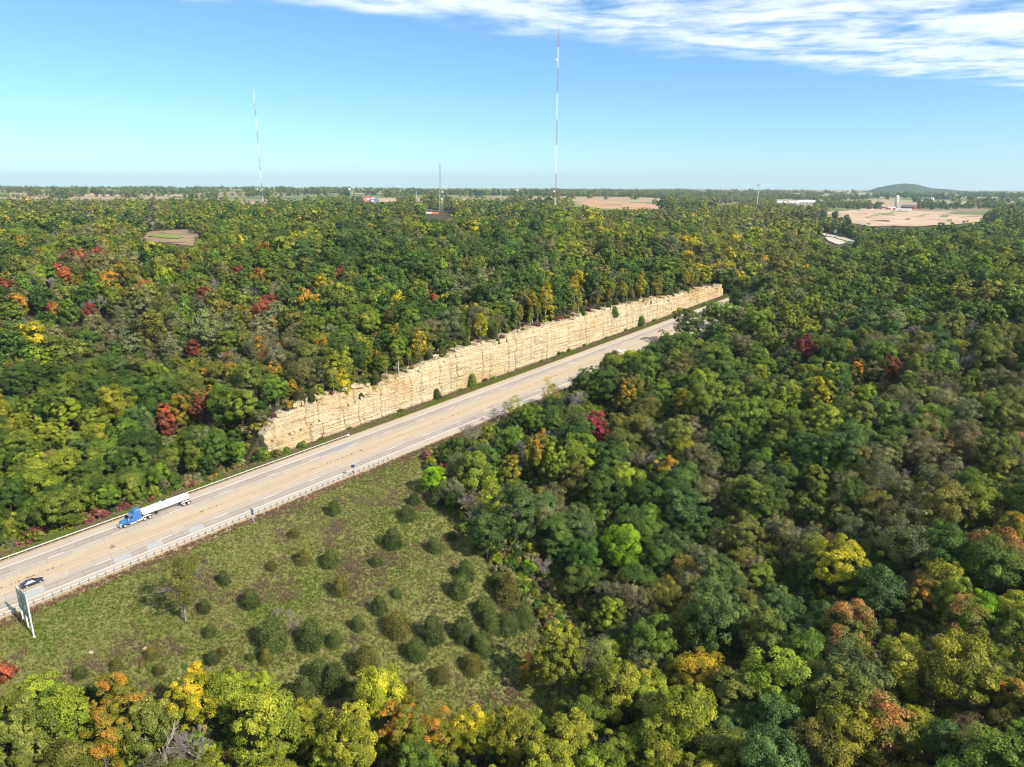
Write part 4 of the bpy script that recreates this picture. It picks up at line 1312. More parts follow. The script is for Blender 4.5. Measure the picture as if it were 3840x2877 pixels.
def stand(kind, x, y, z, rot, scl, t1, t2, name, cat, group, stem, place, px, label=None):
    pr = PROTO[kind]
    root = link(name, None, None, (float(x), float(y), float(z)))
    root.rotation_euler = (0, 0, float(rot)); root.scale = tuple(map(float, scl)) if hasattr(scl, '__len__') else (float(scl),) * 3
    root['category'], root['group'] = cat, group
    if pr['trunk'] is not None:
        link('branches' if kind[:-1] in ('bare', 'snag') else 'trunk', pr['trunk'], root)
    if pr['crown'] is not None:
        c = link('crown', pr['crown'], root)
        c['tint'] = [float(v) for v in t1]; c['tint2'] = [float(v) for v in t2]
    if label: root['label'] = label
    else: PENDING.append((root, stem, place, px))
    return root


allt = {k: np.concatenate([feat[k], near_t[k]]) for k in near_t}
isf = np.arange(len(allt['x'])) < len(feat['x'])
on = (allt['cx'] > -10) & (allt['cx'] < 2222) & (allt['cy'] < 1668)
score = np.where(isf, allt['fw'] - 1000, allt['fw'])
score[~on] = 1e9
bare_m = np.array([k[:4] in ('bare', 'snag') for k in allt['kind']])
pick = np.zeros(len(score), bool)
for m, cnt in ((~bare_m, 296), (bare_m, 60)):
    ids = np.nonzero(m & (score < 1e8))[0]
    pick[ids[np.argsort(score[ids])[:cnt]]] = True
HAND = {0: 'deep crimson maple alone in the woods right of the road', 1: 'narrow dark red maple in the right-hand woods', 6: 'large bright green tree beside the bleached dead tree',
        5: 'tall lemon-yellow tree at the edge of the grass slope', 15: 'bleached dead tree with bare limbs beside the bright green tree'}
for i in np.nonzero(pick)[0]:
    kd = allt['kind'][i]; base = kd.rstrip('0123456789')
    s_, d_ = sd_of(allt['x'][i], allt['y'][i])
    bare = base in ('bare', 'snag')
    key = allt['key'][i]
    stem = (('bleached' if base == 'snag' else 'leafless grey') if bare else CNAME[key]) + ' ' + KIND_WORD[base]
    sc_ = allt['sc'][i]
    rs = np.random.default_rng(int(i) + 3000).uniform(0.9, 1.12, 2)
    stand(kd, allt['x'][i], allt['y'][i], allt['z'][i] - 0.1, allt['rot'][i], (sc_ * rs[0], sc_ * rs[0], sc_ * rs[1]), allt['t1'][i], allt['t2'][i],
          'bare_tree' if bare else 'broadleaf_tree', 'tree', 'bare trees' if bare else 'autumn woodland trees', stem, place_word(allt['cx'][i], allt['cy'][i], s_, d_), allt['cx'][i], HAND.get(int(i)))

# the rest of the woods
rest_t = {k: allt[k][~pick] for k in allt}
wood = {k: np.concatenate([rest_t[k], mid_t[k], far_t[k], vfar_t[k]]) for k in rest_t}
names = sorted(set(wood['kind']))
pobj = []
for i, nme in enumerate(names):
    V_, Q_, mi_, A_, mats_ = PROTO[nme]['joined']
    pobj.append(bpy.data.objects.new('kind_%03d' % i, np_mesh('kind_' + nme, V_, Q_, mats_, {k: ('POINT', 'FLOAT', v) for k, v in A_.items()}, mi_)))
nn = len(wood['x'])
sj = rng.uniform(.88, 1.15, (nn, 2))
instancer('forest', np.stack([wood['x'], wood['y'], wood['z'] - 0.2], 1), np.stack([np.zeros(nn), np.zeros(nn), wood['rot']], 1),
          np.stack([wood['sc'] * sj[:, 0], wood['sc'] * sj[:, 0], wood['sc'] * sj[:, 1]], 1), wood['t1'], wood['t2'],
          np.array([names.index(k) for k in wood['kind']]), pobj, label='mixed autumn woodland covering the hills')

# cedars of the open slope: crown centre in the photograph and width
CEDARS = [(719, 1096, 36), (634, 1149, 30), (655, 1200, 38), (711, 1205, 48), (814, 1210, 28), (848, 1162, 50), (822, 1166, 22), (894, 1075, 32), (880, 1106, 46), (942, 1078, 38), (939, 1176, 38), (976, 1156, 26),
          (735, 1266, 42), (858, 1280, 28), (820, 1308, 40), (773, 1346, 34), (858, 1345, 70), (934, 1362, 58), (900, 1400, 60), (991, 1265, 56), (1005, 1232, 50), (1045, 1310, 60), (1095, 1275, 62), (1090, 1340, 68),
          (1002, 1360, 60), (1045, 1390, 56), (1020, 1430, 58), (540, 1290, 46), (587, 1222, 26), (485, 1250, 30), (440, 1310, 32), (453, 1362, 34), (458, 1418, 34), (478, 1405, 28), (585, 1375, 72), (670, 1375, 62),
          (722, 1380, 42), (575, 1418, 32), (540, 1416, 22), (500, 1485, 68), (785, 1425, 66), (690, 1450, 70), (655, 1495, 66), (327, 1410, 34), (250, 1435, 30), (343, 1445, 28), (172, 1450, 36), (200, 1497, 50),
          (245, 1492, 46), (155, 1505, 38), (890, 1490, 56), (950, 1455, 50), (1040, 1170, 52), (1130, 1330, 62), (1060, 1345, 50), (720, 1470, 64), (1075, 1250, 46)]
crng = np.random.default_rng(5)
for i, (px, py, w) in enumerate(CEDARS):
    kd = 'cedar%d' % (i % 5); pr = PROTO[kd]; scl = 0.6
    for _ in range(3):
        P, _t = at(px, py, 1.9 * scl)
        fw = project(P[0], P[1], P[2])[2]
        scl = (w * K * fw / F_PX) / (2.75 * pr['R'])
    key = 'cb' if crng.random() < 0.3 else 'ce'
    v = crng.uniform(.8, 1.3)
    t1, t2 = (np.array(c) * v for c in COLOURS[key])
    size = 'small' if w < 33 else 'large' if w > 54 else 'mid-sized'
    stand(kd, P[0], P[1], P[2] - .1, crng.random() * 6.28, (scl, scl, scl * crng.uniform(.62, .85)), t1, t2, 'cedar_tree', 'tree', 'cedars dotted over the grass slope',
          size + (' bronze-green' if key == 'cb' else ' dark green') + ' cedar', 'on the ' + ('upper' if py < 1200 else 'middle' if py < 1340 else 'lower') + ' grass slope', px)

# shrubs: maroon sumac beyond the far rail, brush under and on top of the rock
def shrub(s, d, h, key, scl, kd, place, stem, name='shrub', cat='shrub'):
    x, y = xy_of(s, d)
    z = float(ground_z(np.array([x]), np.array([y]))[0]) if h is None else float(road_z(s)) + h
    v = crng.uniform(.8, 1.25)
    t1, t2 = (np.array(c) * v for c in COLOURS[key])
    px = project(x, y, z)[0]
    stand(kd, x, y, z - .08, crng.random() * 6.28, (scl, scl, scl * crng.uniform(.8, 1.15)), t1, t2, name, cat, place, stem, place, float(px))


for i in range(34):
    s = -48 + i * 3.1 + crng.uniform(-1, 1)
    key = crng.choice(['ma', 'ma', 'mg', 'ol', 'ma', 'yg'])
    if 45 < s < 60: key = crng.choice(['br', 'yg', 'or', 'mg'])
    shrub(s, 29.0 + crng.uniform(-.4, 2.6), None, key, crng.uniform(.55, 1.05), 'shrub%d' % (i % 3), 'behind the far guardrail', CNAME[key] + ' shrub')
for i in range(9):
    shrub(67 + crng.uniform(0, 8), 29.6 + crng.uniform(0, 4), None, crng.choice(['mg', 'ol', 'yg', 'dg']), crng.uniform(.9, 1.7), 'shrub%d' % (i % 3), 'at the near end of the cliff', 'leafy green shrub')
for i, (s, w, key, kd) in enumerate(((78, .9, 'mg', 'shrub0'), (84, 1.1, 'mg', 'shrub1'), (92, .6, 'ol', 'shrub2'), (104, .6, 'mg', 'shrub0'), (128, .7, 'dg', 'shrub1'), (147, .8, 'ce', 'cedar0'), (160, .6, 'ol', 'shrub2'), (167, 1.0, 'mg', 'cedar2'),
                                     (175, .7, 'dg', 'shrub0'), (180, .8, 'bg', 'shrub1'), (196, .6, 'ol', 'shrub1'), (213, .5, 'mg', 'shrub2'), (226, .8, 'mg', 'shrub0'), (229, .9, 'mg', 'shrub1'), (234, .7, 'yg', 'shrub2'), (247, .6, 'ol', 'shrub0'),
                                     (266, .6, 'mg', 'shrub1'), (284, .6, 'ol', 'shrub2'), (299, 1.1, 'dg', 'cedar1'), (313, .7, 'bg', 'shrub1'), (336, .9, 'ye', 'shrub0'), (341, 1.3, 'ye', 'shrub2'), (345, 1.0, 'dg', 'shrub1'))):
    shrub(s, 30.6, None, key, w, kd, 'at the foot of the cliff', CNAME[key] + (' cedar' if kd[0] == 'c' else ' shrub'))
for i in range(105):
    s = 76 + i * 3.05 + crng.uniform(-1.5, 1.5)
    key = crng.choice(['ce', 'ce', 'cb', 'ye', 'yg', 'or', 'mg', 'ol', 'ma'])
    ced = key in ('ce', 'cb')
    d = CB + crng.uniform(2.4, 6.4)
    shrub(s, d, float(cliff_h(s)) - 0.5, key, crng.uniform(.6, 1.0) if ced else crng.uniform(.5, .95), ('cedar%d' if ced else 'shrub%d') % (i % 3), 'along the cliff rim', CNAME[key] + (' cedar' if ced else ' shrub'))
for i in range(72):
    s = 78 + i * 4.3 + crng.uniform(-2, 2)
    key = crng.choice(['ye', 'yg', 'yg', 'mg', 'go', 'or', 'ol'])
    shrub(s, CB + crng.uniform(5.5, 13), float(cliff_h(s)) - 0.3, key, crng.uniform(.42, .8), 'poplar%d' % (i % 3), 'above the cliff rim', CNAME[key] + ' sapling', 'sapling', 'tree')
for s, h, dd, key, kd, w in ((100, 3.5, 1.1, 'ce', 'cedar0', .55), (112, 8.8, 1.9, 'ce', 'cedar1', .5), (118, 10.6, 2.0, 'ye', 'shrub0', .5), (152, 13.0, 1.8, 'yg', 'shrub1', .7), (155, 13.2, 1.9, 'or', 'shrub2', .5), (186, 13.4, 1.5, 'ce', 'cedar2', .6), (191, 13.4, 1.5, 'ce', 'cedar0', .55),
                             (275, 9.0, 0.9, 'dg', 'cedar1', 1.2), (306, 9.6, 1.2, 'ye', 'shrub1', .6), (311, 9.4, 1.2, 'ce', 'cedar2', .7)):
    shrub(s, CB + dd + .045 * h, h, key, w, kd, 'on a ledge of the cliff face', CNAME[key] + (' cedar' if kd[0] == 'c' else ' shrub'))

# low growth under the trees
ux, uy = jitter_points(-170, 260, 40, 330, 2.6, rng)
uz = ground_z(ux, uy)
us, ud = sd_of(ux, uy)
um = ~((ud > -8) & (ud < 31.5) & (us < 404)) & ~((ud >= 30) & (ud < 40) & (us > 64) & (us < 402)) & ~((grass_mask(us, ud) > .35) & (us < 150)) & (np.abs(np.arctan2(ux, uy)) < .75) & (np.hypot(ux, uy) > 70)
ux, uy, uz = ux[um], uy[um], uz[um]
nu = len(ux)
uk = np.array(['ol', 'mg', 'go', 'yg', 'dg', 'br', 'ma'])[rng.choice(7, nu, p=[.27, .2, .18, .12, .13, .08, .02])]
ut1, ut2 = tints(uk, nu)
usc = rng.uniform(.55, 1.5, nu)
uob = []
for i in range(3):
    V_, Q_, mi_, A_, mats_ = PROTO['shrub%d' % i]['joined']
    uob.append(bpy.data.objects.new('kind_%03d' % i, np_mesh('under_%d' % i, V_, Q_, mats_, {k: ('POINT', 'FLOAT', v) for k, v in A_.items()}, mi_)))
instancer('undergrowth', np.stack([ux, uy, uz - .1], 1), np.stack([np.zeros(nu), np.zeros(nu), rng.random(nu) * 6.28], 1), np.stack([usc, usc, usc * rng.uniform(.8, 1.3, nu)], 1), ut1, ut2, rng.integers(0, 3, nu), uob, label='low brush growing between the trees')

# labels that single each plant out
from collections import defaultdict
buckets = defaultdict(list)
for root, stem, place, px in PENDING:
    buckets[(stem, place)].append((px, root))
for (stem, place), lst in buckets.items():
    lst.sort(key=lambda q: q[0])
    for i, (px, root) in enumerate(lst):
        n_ = len(lst)
        if n_ == 1: tail = ''
        elif i == n_ - 1: tail = ', rightmost one'
        elif i < len(ORD): tail = ', %s from left' % ORD[i]
        else: tail = ', %s from right' % ORD[n_ - 1 - i]
        root['label'] = stem + ' ' + place + tail


# grass: tufts standing on the slope and the verges
def tuft(seed, n, hgt, wid):
    r = np.random.default_rng(seed)
    g = []
    for i in range(n):
        a = r.uniform(0, 6.28); b = np.array([math.cos(a), math.sin(a), 0]); p = np.array([r.normal() * wid, r.normal() * wid, 0])
        w = np.array([-b[1], b[0], 0]) * r.uniform(.03, .06); top = p + b * r.uniform(.05, .3) * hgt + np.array([0, 0, hgt * r.uniform(.6, 1.1)])
        g.append([p - w, p + w, top + w * .5, top - w * .5])
    V_ = np.array(g).reshape(-1, 3)
    me = np_mesh('tuft', V_, np.arange(len(V_)).reshape(-1, 4), [M_LEAF], {'cv': ('POINT', 'FLOAT', np.repeat(r.random(n), 4)), 'lv': ('POINT', 'FLOAT', np.repeat(r.random(n), 4)), 'ht': ('POINT', 'FLOAT', V_[:, 2] / hgt)})
    return bpy.data.objects.new('kind_%03d' % seed, me)


tufts = [tuft(0, 14, .38, .16), tuft(1, 12, .30, .2), tuft(2, 18, .55, .2), tuft(3, 10, .8, .1)]
grng = np.random.default_rng(9)


def grass_points(n, s0, s1, d0, d1, fn):
    s, d = grng.uniform(s0, s1, n), grng.uniform(d0, d1, n)
    keep = grng.random(n) < fn(s, d)
    s, d = s[keep], d[keep]
    x, y = xy_of(s, d)
    return x, y, s, d


x1, y1, s1_, d1_ = grass_points(230000, -66, 250, -103, -4.3, lambda s, d: grass_mask(s, d))
x2, y2, s2_, d2_ = grass_points(34000, -66, 420, 25.4, 31.2, lambda s, d: np.ones(len(s)))
gx_, gy_ = np.concatenate([x1, x2]), np.concatenate([y1, y2])
gd_ = np.concatenate([d1_, d2_])
gzv = ground_z(gx_, gy_)
n_ = len(gx_)
pal = np.array([(0.105, 0.150, 0.021), (0.145, 0.162, 0.036), (0.215, 0.198, 0.080), (0.185, 0.135, 0.085), (0.22, 0.11, 0.07)])
f1 = vnoise(gx_ / 11, gy_ / 11, 81) * .42 + vnoise(gx_ / 2.5, gy_ / 2.5, 82) * .18 + grng.random(n_) * .45
f2 = vnoise(gx_ / 6, gy_ / 6, 83) * .6 + vnoise(gx_ / 1.4, gy_ / 1.4, 84) * .4
ci_ = np.where(f1 < .44, 0, np.where(f1 < .58, 1, 2))
ci_ = np.where(f2 + .45 * grng.random(n_) > .96, 3, ci_)
ci_ = np.where((gd_ > -6.8) & (gd_ < 0) & (grng.random(n_) < .5), np.where(grng.random(n_) < .6, 3, 4), ci_)
ci_ = np.where((gd_ > 0) & (ci_ == 2), 0, ci_)
ci_ = np.where((gd_ > 29.0) & (grng.random(n_) < .3), 3, ci_)
g1c = pal[ci_] * (0.85 + .3 * grng.random((n_, 1))) * np.where(gd_ > 0, 1.15, 1.0)[:, None]
gsc = np.where(ci_ >= 3, 1.15, .95) * grng.uniform(.4, 1.0, n_)
gi_ = np.where(ci_ >= 3, np.where(grng.random(n_) < .3, 3, 2), grng.integers(0, 3, n_))
instancer('grass', np.stack([gx_, gy_, gzv - .03], 1), np.stack([np.zeros(n_), np.zeros(n_), grng.random(n_) * 6.28], 1), np.repeat(gsc[:, None], 3, 1), g1c, g1c * 1.35, gi_, tufts, label='rough autumn grass of the slope and verges')
sm = grng.uniform(-60, 330, 260); sm = sm[vnoise(sm / 7, sm * 0, 91) > .45]
xm, ym = xy_of(sm, 10.35 + grng.normal(size=len(sm)) * .08)
nm_ = len(sm)
instancer('median_weeds', np.stack([xm, ym, road_z(sm)], 1), np.stack([np.zeros(nm_), np.zeros(nm_), grng.random(nm_) * 6.28], 1), np.repeat(grng.uniform(.3, .9, (nm_, 1)), 3, 1),
          np.tile((.16, .085, .045), (nm_, 1)), np.tile((.22, .12, .06), (nm_, 1)), grng.integers(0, 3, nm_), [tuft(10 + k, 12, .4, .16) for k in range(3)], label='dry weeds in the median seam')

# ------------------------------------------------------------------ vehicles
M_TYRE = simple('tyre_rubber', (0.02, 0.02, 0.022), 0.85)
M_RIM = simple('polished_rim', (0.75, 0.75, 0.74), 0.3, metal=0.6)
M_CHROME = simple('chrome', (0.78, 0.78, 0.78), 0.2, metal=0.9)
M_BLUE = simple('blue_truck_paint', (0.03, 0.115, 0.33), 0.35, coat=0.5, var=0.05)
M_TANK = simple('white_tank_paint', (0.80, 0.80, 0.79), 0.32, coat=0.3, var=0.04, vscale=1)
M_NAVY = simple('midnight_blue_paint', (0.012, 0.016, 0.04), 0.25, coat=0.8)
M_GLASS = simple('dark_window_glass', (0.015, 0.022, 0.025), 0.08, spec=0.8)
M_BLACK = simple('black_rubber_and_steel', (0.025, 0.025, 0.027), 0.6)
M_ORANGE = simple('amber_marker', (0.75, 0.22, 0.06), 0.4)
M_REDL = simple('red_lamp', (0.45, 0.02, 0.02), 0.35)
M_LAMP = simple('clear_lamp', (0.85, 0.86, 0.84), 0.15)
M_SILVER = simple('brushed_aluminium', (0.66, 0.67, 0.68), 0.38, metal=0.55)


def on_road(s, d, forward):
    """frame standing on the pavement: x forward along +-s, z up"""
    gr = GRADE + 2 * CURV * s
    f = Vector((DX, DY, gr)) * forward
    f.normalize()
    up = (Vector((0, 0, 1)) - f * f.z).normalized()
    lf = up.cross(f)
    m = Matrix((f, lf, up)).transposed().to_4x4()
    m.translation = Vector(P3(s, d, 0.006))
    return m


def wheel(root, x, y, r, w, dual=False):
    """tyre with its rim; y is the outer side"""
    sg = 1 if y > 0 else -1
    n = 22
    mb = MB()
    t0, t1 = (y - sg * (w * (2.25 if dual else 1.0)), y)
    a, b = min(t0, t1), max(t0, t1)
    mb.lathe([(a, r * .62, 0), (a, r * .93, 0), (a + .05, r, 0), (b - .05, r, 0), (b, r * .93, 0), (b, r * .62, 0)], 'Y', n, (x, r))
    t = mb.build('tyre', M_TYRE, root, True)
    mb = MB()
    o = y + sg * .006
    mb.lathe([(y - sg * .12, r * .60, 0), (o, r * .60, 0), (o, r * .50, 0)][::1 if sg > 0 else -1] if False else [(min(y - sg * .12, o), r * .6, 0), (max(y - sg * .12, o), r * .6, 0)], 'Y', n, (x, r))
    q = mb.build('rim', M_RIM, t)
    mb = MB()
    for k in range(6):
        an = k * math.pi / 3
        c = (x + math.cos(an) * r * .38, r + math.sin(an) * r * .38)
        mb.lathe([(min(o, o + sg * .012), r * .10, 0), (max(o, o + sg * .012), r * .10, 0)], 'Y', 8, c)
    mb.lathe([(min(o, o + sg * .05), r * .16, 0), (max(o, o + sg * .05), r * .13, 0)], 'Y', 10, (x, r))
    mb.build('wheel_hub', M_BLACK if not dual else M_SILVER, t)
    return t


def loft(st, mat, name, root, cap=True, smooth_shade=False):
    """stations: (x, [(y, z) ...half ring from bottom to top centre])"""
    mb = MB()
    vs_, n = [], None
    for x, ring in st:
        full = [(y, z) for y, z in ring] + [(-y, z) for y, z in ring[::-1]]
        n = len(full)
        vs_ += [(x, y, z) for y, z in full]
    fs = []
    for j in range(len(st) - 1):
        for i in range(n):
            fs.append((j * n + i, j * n + (i + 1) % n, (j + 1) * n + (i + 1) % n, (j + 1) * n + i))
    if cap:
        fs += [tuple(range(n))[::-1], tuple(range((len(st) - 1) * n, len(st) * n))]
    mb.add(vs_, fs)
    o = mb.build(name, mat, root, smooth_shade)
    return o


# the tanker lorry, driving down towards the viewer's left
tk = link('tanker_truck', None, None, None, 'blue tractor lorry pulling a long white tank trailer in the far lane', 'truck')
tk.matrix_world = on_road(20.0, 19.0, -1)
def R_(w, z0, z1, wt=None):
    wt = w if wt is None else wt
    return [(w, z0), (w, z0 + (z1 - z0) * .55), ((w + wt) / 2, z0 + (z1 - z0) * .9), (wt * .82, z1)]
cab = loft([(-0.35, R_(.62, .75, 1.35, .55)), (-0.6, R_(.80, .62, 1.62, .66)), (-1.9, R_(.92, .62, 1.88, .74)), (-2.15, R_(1.02, .62, 1.98, .85))], M_BLUE, 'hood', tk)
loft([(-2.1, R_(1.12, .75, 2.02, 1.0)), (-2.16, R_(1.12, .75, 2.05, 1.0)), (-2.75, R_(1.14, .75, 2.86, .98)), (-3.75, R_(1.16, .75, 3.0, 1.02))], M_BLUE, 'cab', tk)
slp = loft([(-3.70, R_(1.2, .85, 3.0, 1.05)), (-4.05, R_(1.22, .85, 3.55, 1.06)), (-4.5, R_(1.23, .85, 3.85, 1.08)), (-5.55, R_(1.23, .85, 3.95, 1.1))], M_BLUE, 'sleeper', tk)
mb = MB(); mb.hexa([(-2.12, -.94, 2.1), (-2.12, .94, 2.1), (-2.2, .94, 2.1), (-2.2, -.94, 2.1), (-2.66, -.86, 2.8), (-2.66, .86, 2.8), (-2.8, .86, 2.8), (-2.8, -.86, 2.8)]); mb.build('windshield', M_GLASS, tk)
for sg in (1, -1):
    mb = MB(); mb.hexa([(-2.75, sg * 1.08, 2.05), (-3.55, sg * 1.08, 2.05), (-3.55, sg * 1.175, 2.0), (-2.7, sg * 1.175, 2.0), (-2.95, sg * .98, 2.68), (-3.55, sg * .98, 2.68), (-3.55, sg * 1.13, 2.62), (-2.95, sg * 1.13, 2.62)]); mb.build('side_window', M_GLASS, tk)
    mb = MB(); mb.tube((-2.3, sg * 1.1, 2.0), (-2.2, sg * 1.42, 2.05), .03); mb.box(-2.3, -2.12, sg * 1.42 - .1, sg * 1.42 + .1, 1.75, 2.4); mb.build('mirror', M_CHROME, tk)
    mb = MB(); mb.lathe([(-6.1, .0, 0), (-6.08, .32, 0), (-4.3, .32, 0), (-4.28, .0, 0)], 'X', 14, (sg * .98, .72)); mb.build('fuel_tank', M_SILVER, tk, True)
    mb = MB(); mb.box(-4.2, -2.5, sg * 1.0 - .18, sg * 1.0 + .18, .35, .72); mb.build('step', M_SILVER, tk)
    mb = MB(); mb.tube((-5.7, sg * 1.0, 1.0), (-5.7, sg * 1.0, 3.9), .075, n=10); mb.build('exhaust_stack', M_CHROME, tk)
    mb = MB(); mb.box(-.62, -.36, sg * .62 - .18, sg * .62 + .18, 1.0, 1.22); mb.build('headlight', M_LAMP, tk)
    mb = MB()
    for k in range(9):
        a0, a1 = math.pi * k / 9, math.pi * (k + 1) / 9
        mb.hexa([(-1.25 + .66 * math.cos(a0), sg * 1.2, .55 + .66 * math.sin(a0)), (-1.25 + .66 * math.cos(a1), sg * 1.2, .55 + .66 * math.sin(a1)), (-1.25 + .66 * math.cos(a1), sg * .7, .55 + .66 * math.sin(a1)), (-1.25 + .66 * math.cos(a0), sg * .7, .55 + .66 * math.sin(a0)),
                 (-1.25 + .76 * math.cos(a0), sg * 1.22, .55 + .76 * math.sin(a0)), (-1.25 + .76 * math.cos(a1), sg * 1.22, .55 + .76 * math.sin(a1)), (-1.25 + .76 * math.cos(a1), sg * .66, .55 + .76 * math.sin(a1)), (-1.25 + .76 * math.cos(a0), sg * .66, .55 + .76 * math.sin(a0))])
    mb.build('fender', M_BLUE, tk)
    for x in (-1.25,): wheel(tk, x, sg * 1.2, .52, .3)
    for x in (-6.5, -7.85): wheel(tk, x, sg * 1.22, .51, .26, True)
    for x in (-17.4, -18.7): wheel(tk, x, sg * 1.24, .51, .26, True)
    # trailer fenders
    for x0, x1 in ((-18.7, -17.4), (-7.85, -6.5)):
        mb = MB(); pts = []
        for k in range(13):
            a = math.pi * k / 12
            cx = x1 if a < math.pi / 2 else x0
            pts.append((cx + .62 * math.cos(a), .52 + .62 * math.sin(a)))
        for (a, b) in zip(pts[:-1], pts[1:]):
            mb.hexa([(a[0], sg * 1.27, a[1]), (b[0], sg * 1.27, b[1]), (b[0], sg * .62, b[1]), (a[0], sg * .62, a[1]), (a[0], sg * 1.27, a[1] + .05), (b[0], sg * 1.27, b[1] + .05), (b[0], sg * .62, b[1] + .05), (a[0], sg * .62, a[1] + .05)])
        mb.build('trailer_fender' if x0 < -10 else 'deck_fender', M_TANK, tk)
mb = MB(); mb.box(-.32, -.05, -1.15, 1.15, .42, .86); mb.build('bumper', M_CHROME, tk)
mb = MB(); mb.box(-.36, -.28, -.5, .5, .86, 1.45)
for k in range(7): mb.box(-.30, -.25, -.44 + k * .14, -.40 + k * .14, .9, 1.4)
mb.build('grille', M_CHROME, tk)
mb = MB(); mb.box(-8.6, -1.0, -.45, .45, .55, .85); mb.build('chassis', M_BLACK, tk)
mb = MB()
for k in range(5): mb.box(-2.78, -2.64, -.8 + k * .38, -.68 + k * .38, 2.84, 2.95)
mb.build('marker_lamps', M_ORANGE, tk)
mb = MB(); prof = [(-19.35, .15, 0), (-19.3, .7, 0), (-19.15, .92, 0), (-18.9, .98, 0), (-13.0, 1.02, -.06), (-11.4, 1.02, -.06), (-6.6, .97, .04), (-6.3, .93, .04), (-6.12, .72, .04), (-6.06, .15, .04)]
mb.lathe(prof, 'X', 28, (0, 2.28)); tank = mb.build('tank', M_TANK, tk, True)
for x in (-17.0, -14.6, -12.2, -9.8, -7.6):
    mb = MB(); mb.lathe([(x - .05, 1.035 if -16 < x < -9 else 1.0, -.03), (x + .05, 1.035 if -16 < x < -9 else 1.0, -.03)], 'X', 28, (0, 2.28)); mb.build('tank_band', M_SILVER, tank, True)
for sg in (1, -1):
    mb = MB(); mb.box(-19.0, -6.5, sg * .93 - .04, sg * .93 + .04, 1.62, 1.70); mb.build('side_rail', M_SILVER, tank)
mb = MB(); mb.box(-13.5, -11.3, -.42, .42, 3.2, 3.46); mb.build('spill_box', M_SILVER, tank)
mb = MB(); mb.box(-13.2, -11.9, -.36, .36, 3.44, 3.50); mb.lathe([(3.46, .3, 0), (3.62, .3, 0)], 'Z', 14, (-12.2, 0)); mb.build('manhole', M_BLACK, tank)
mb = MB()
for k in range(8): mb.tube((-11.2 + k * .28, -.35, 3.25), (-11.2 + k * .28, .35, 3.25), .02, n=4)
mb.tube((-11.4, -.4, 3.26), (-9.1, -.4, 3.26), .03, n=5); mb.tube((-11.4, .4, 3.26), (-9.1, .4, 3.26), .03, n=5); mb.build('catwalk', M_SILVER, tank)
mb = MB(); mb.box(-19.3, -16.3, -.5, .5, .75, 1.32); mb.box(-10.2, -9.9, -.75, .75, .45, 1.3); mb.box(-8.6, -6.2, -.55, .55, 1.02, 1.34); mb.build('trailer_frame', M_BLACK, tk)
mb = MB(); mb.box(-19.55, -19.38, -1.2, 1.2, .5, .72); mb.build('rear_bumper', M_BLACK, tk)
for sg in (1, -1):
    mb = MB(); mb.box(-19.57, -19.5, sg * .9 - .15, sg * .9 + .15, .74, .92); mb.build('tail_lamp', M_REDL, tk)
    mb = MB(); mb.tube((-10.05, sg * .6, .1), (-10.05, sg * .6, .8), .06); mb.box(-10.2, -9.9, sg * .6 - .15, sg * .6 + .15, .38, .44); mb.build('landing_leg', M_SILVER, tk)


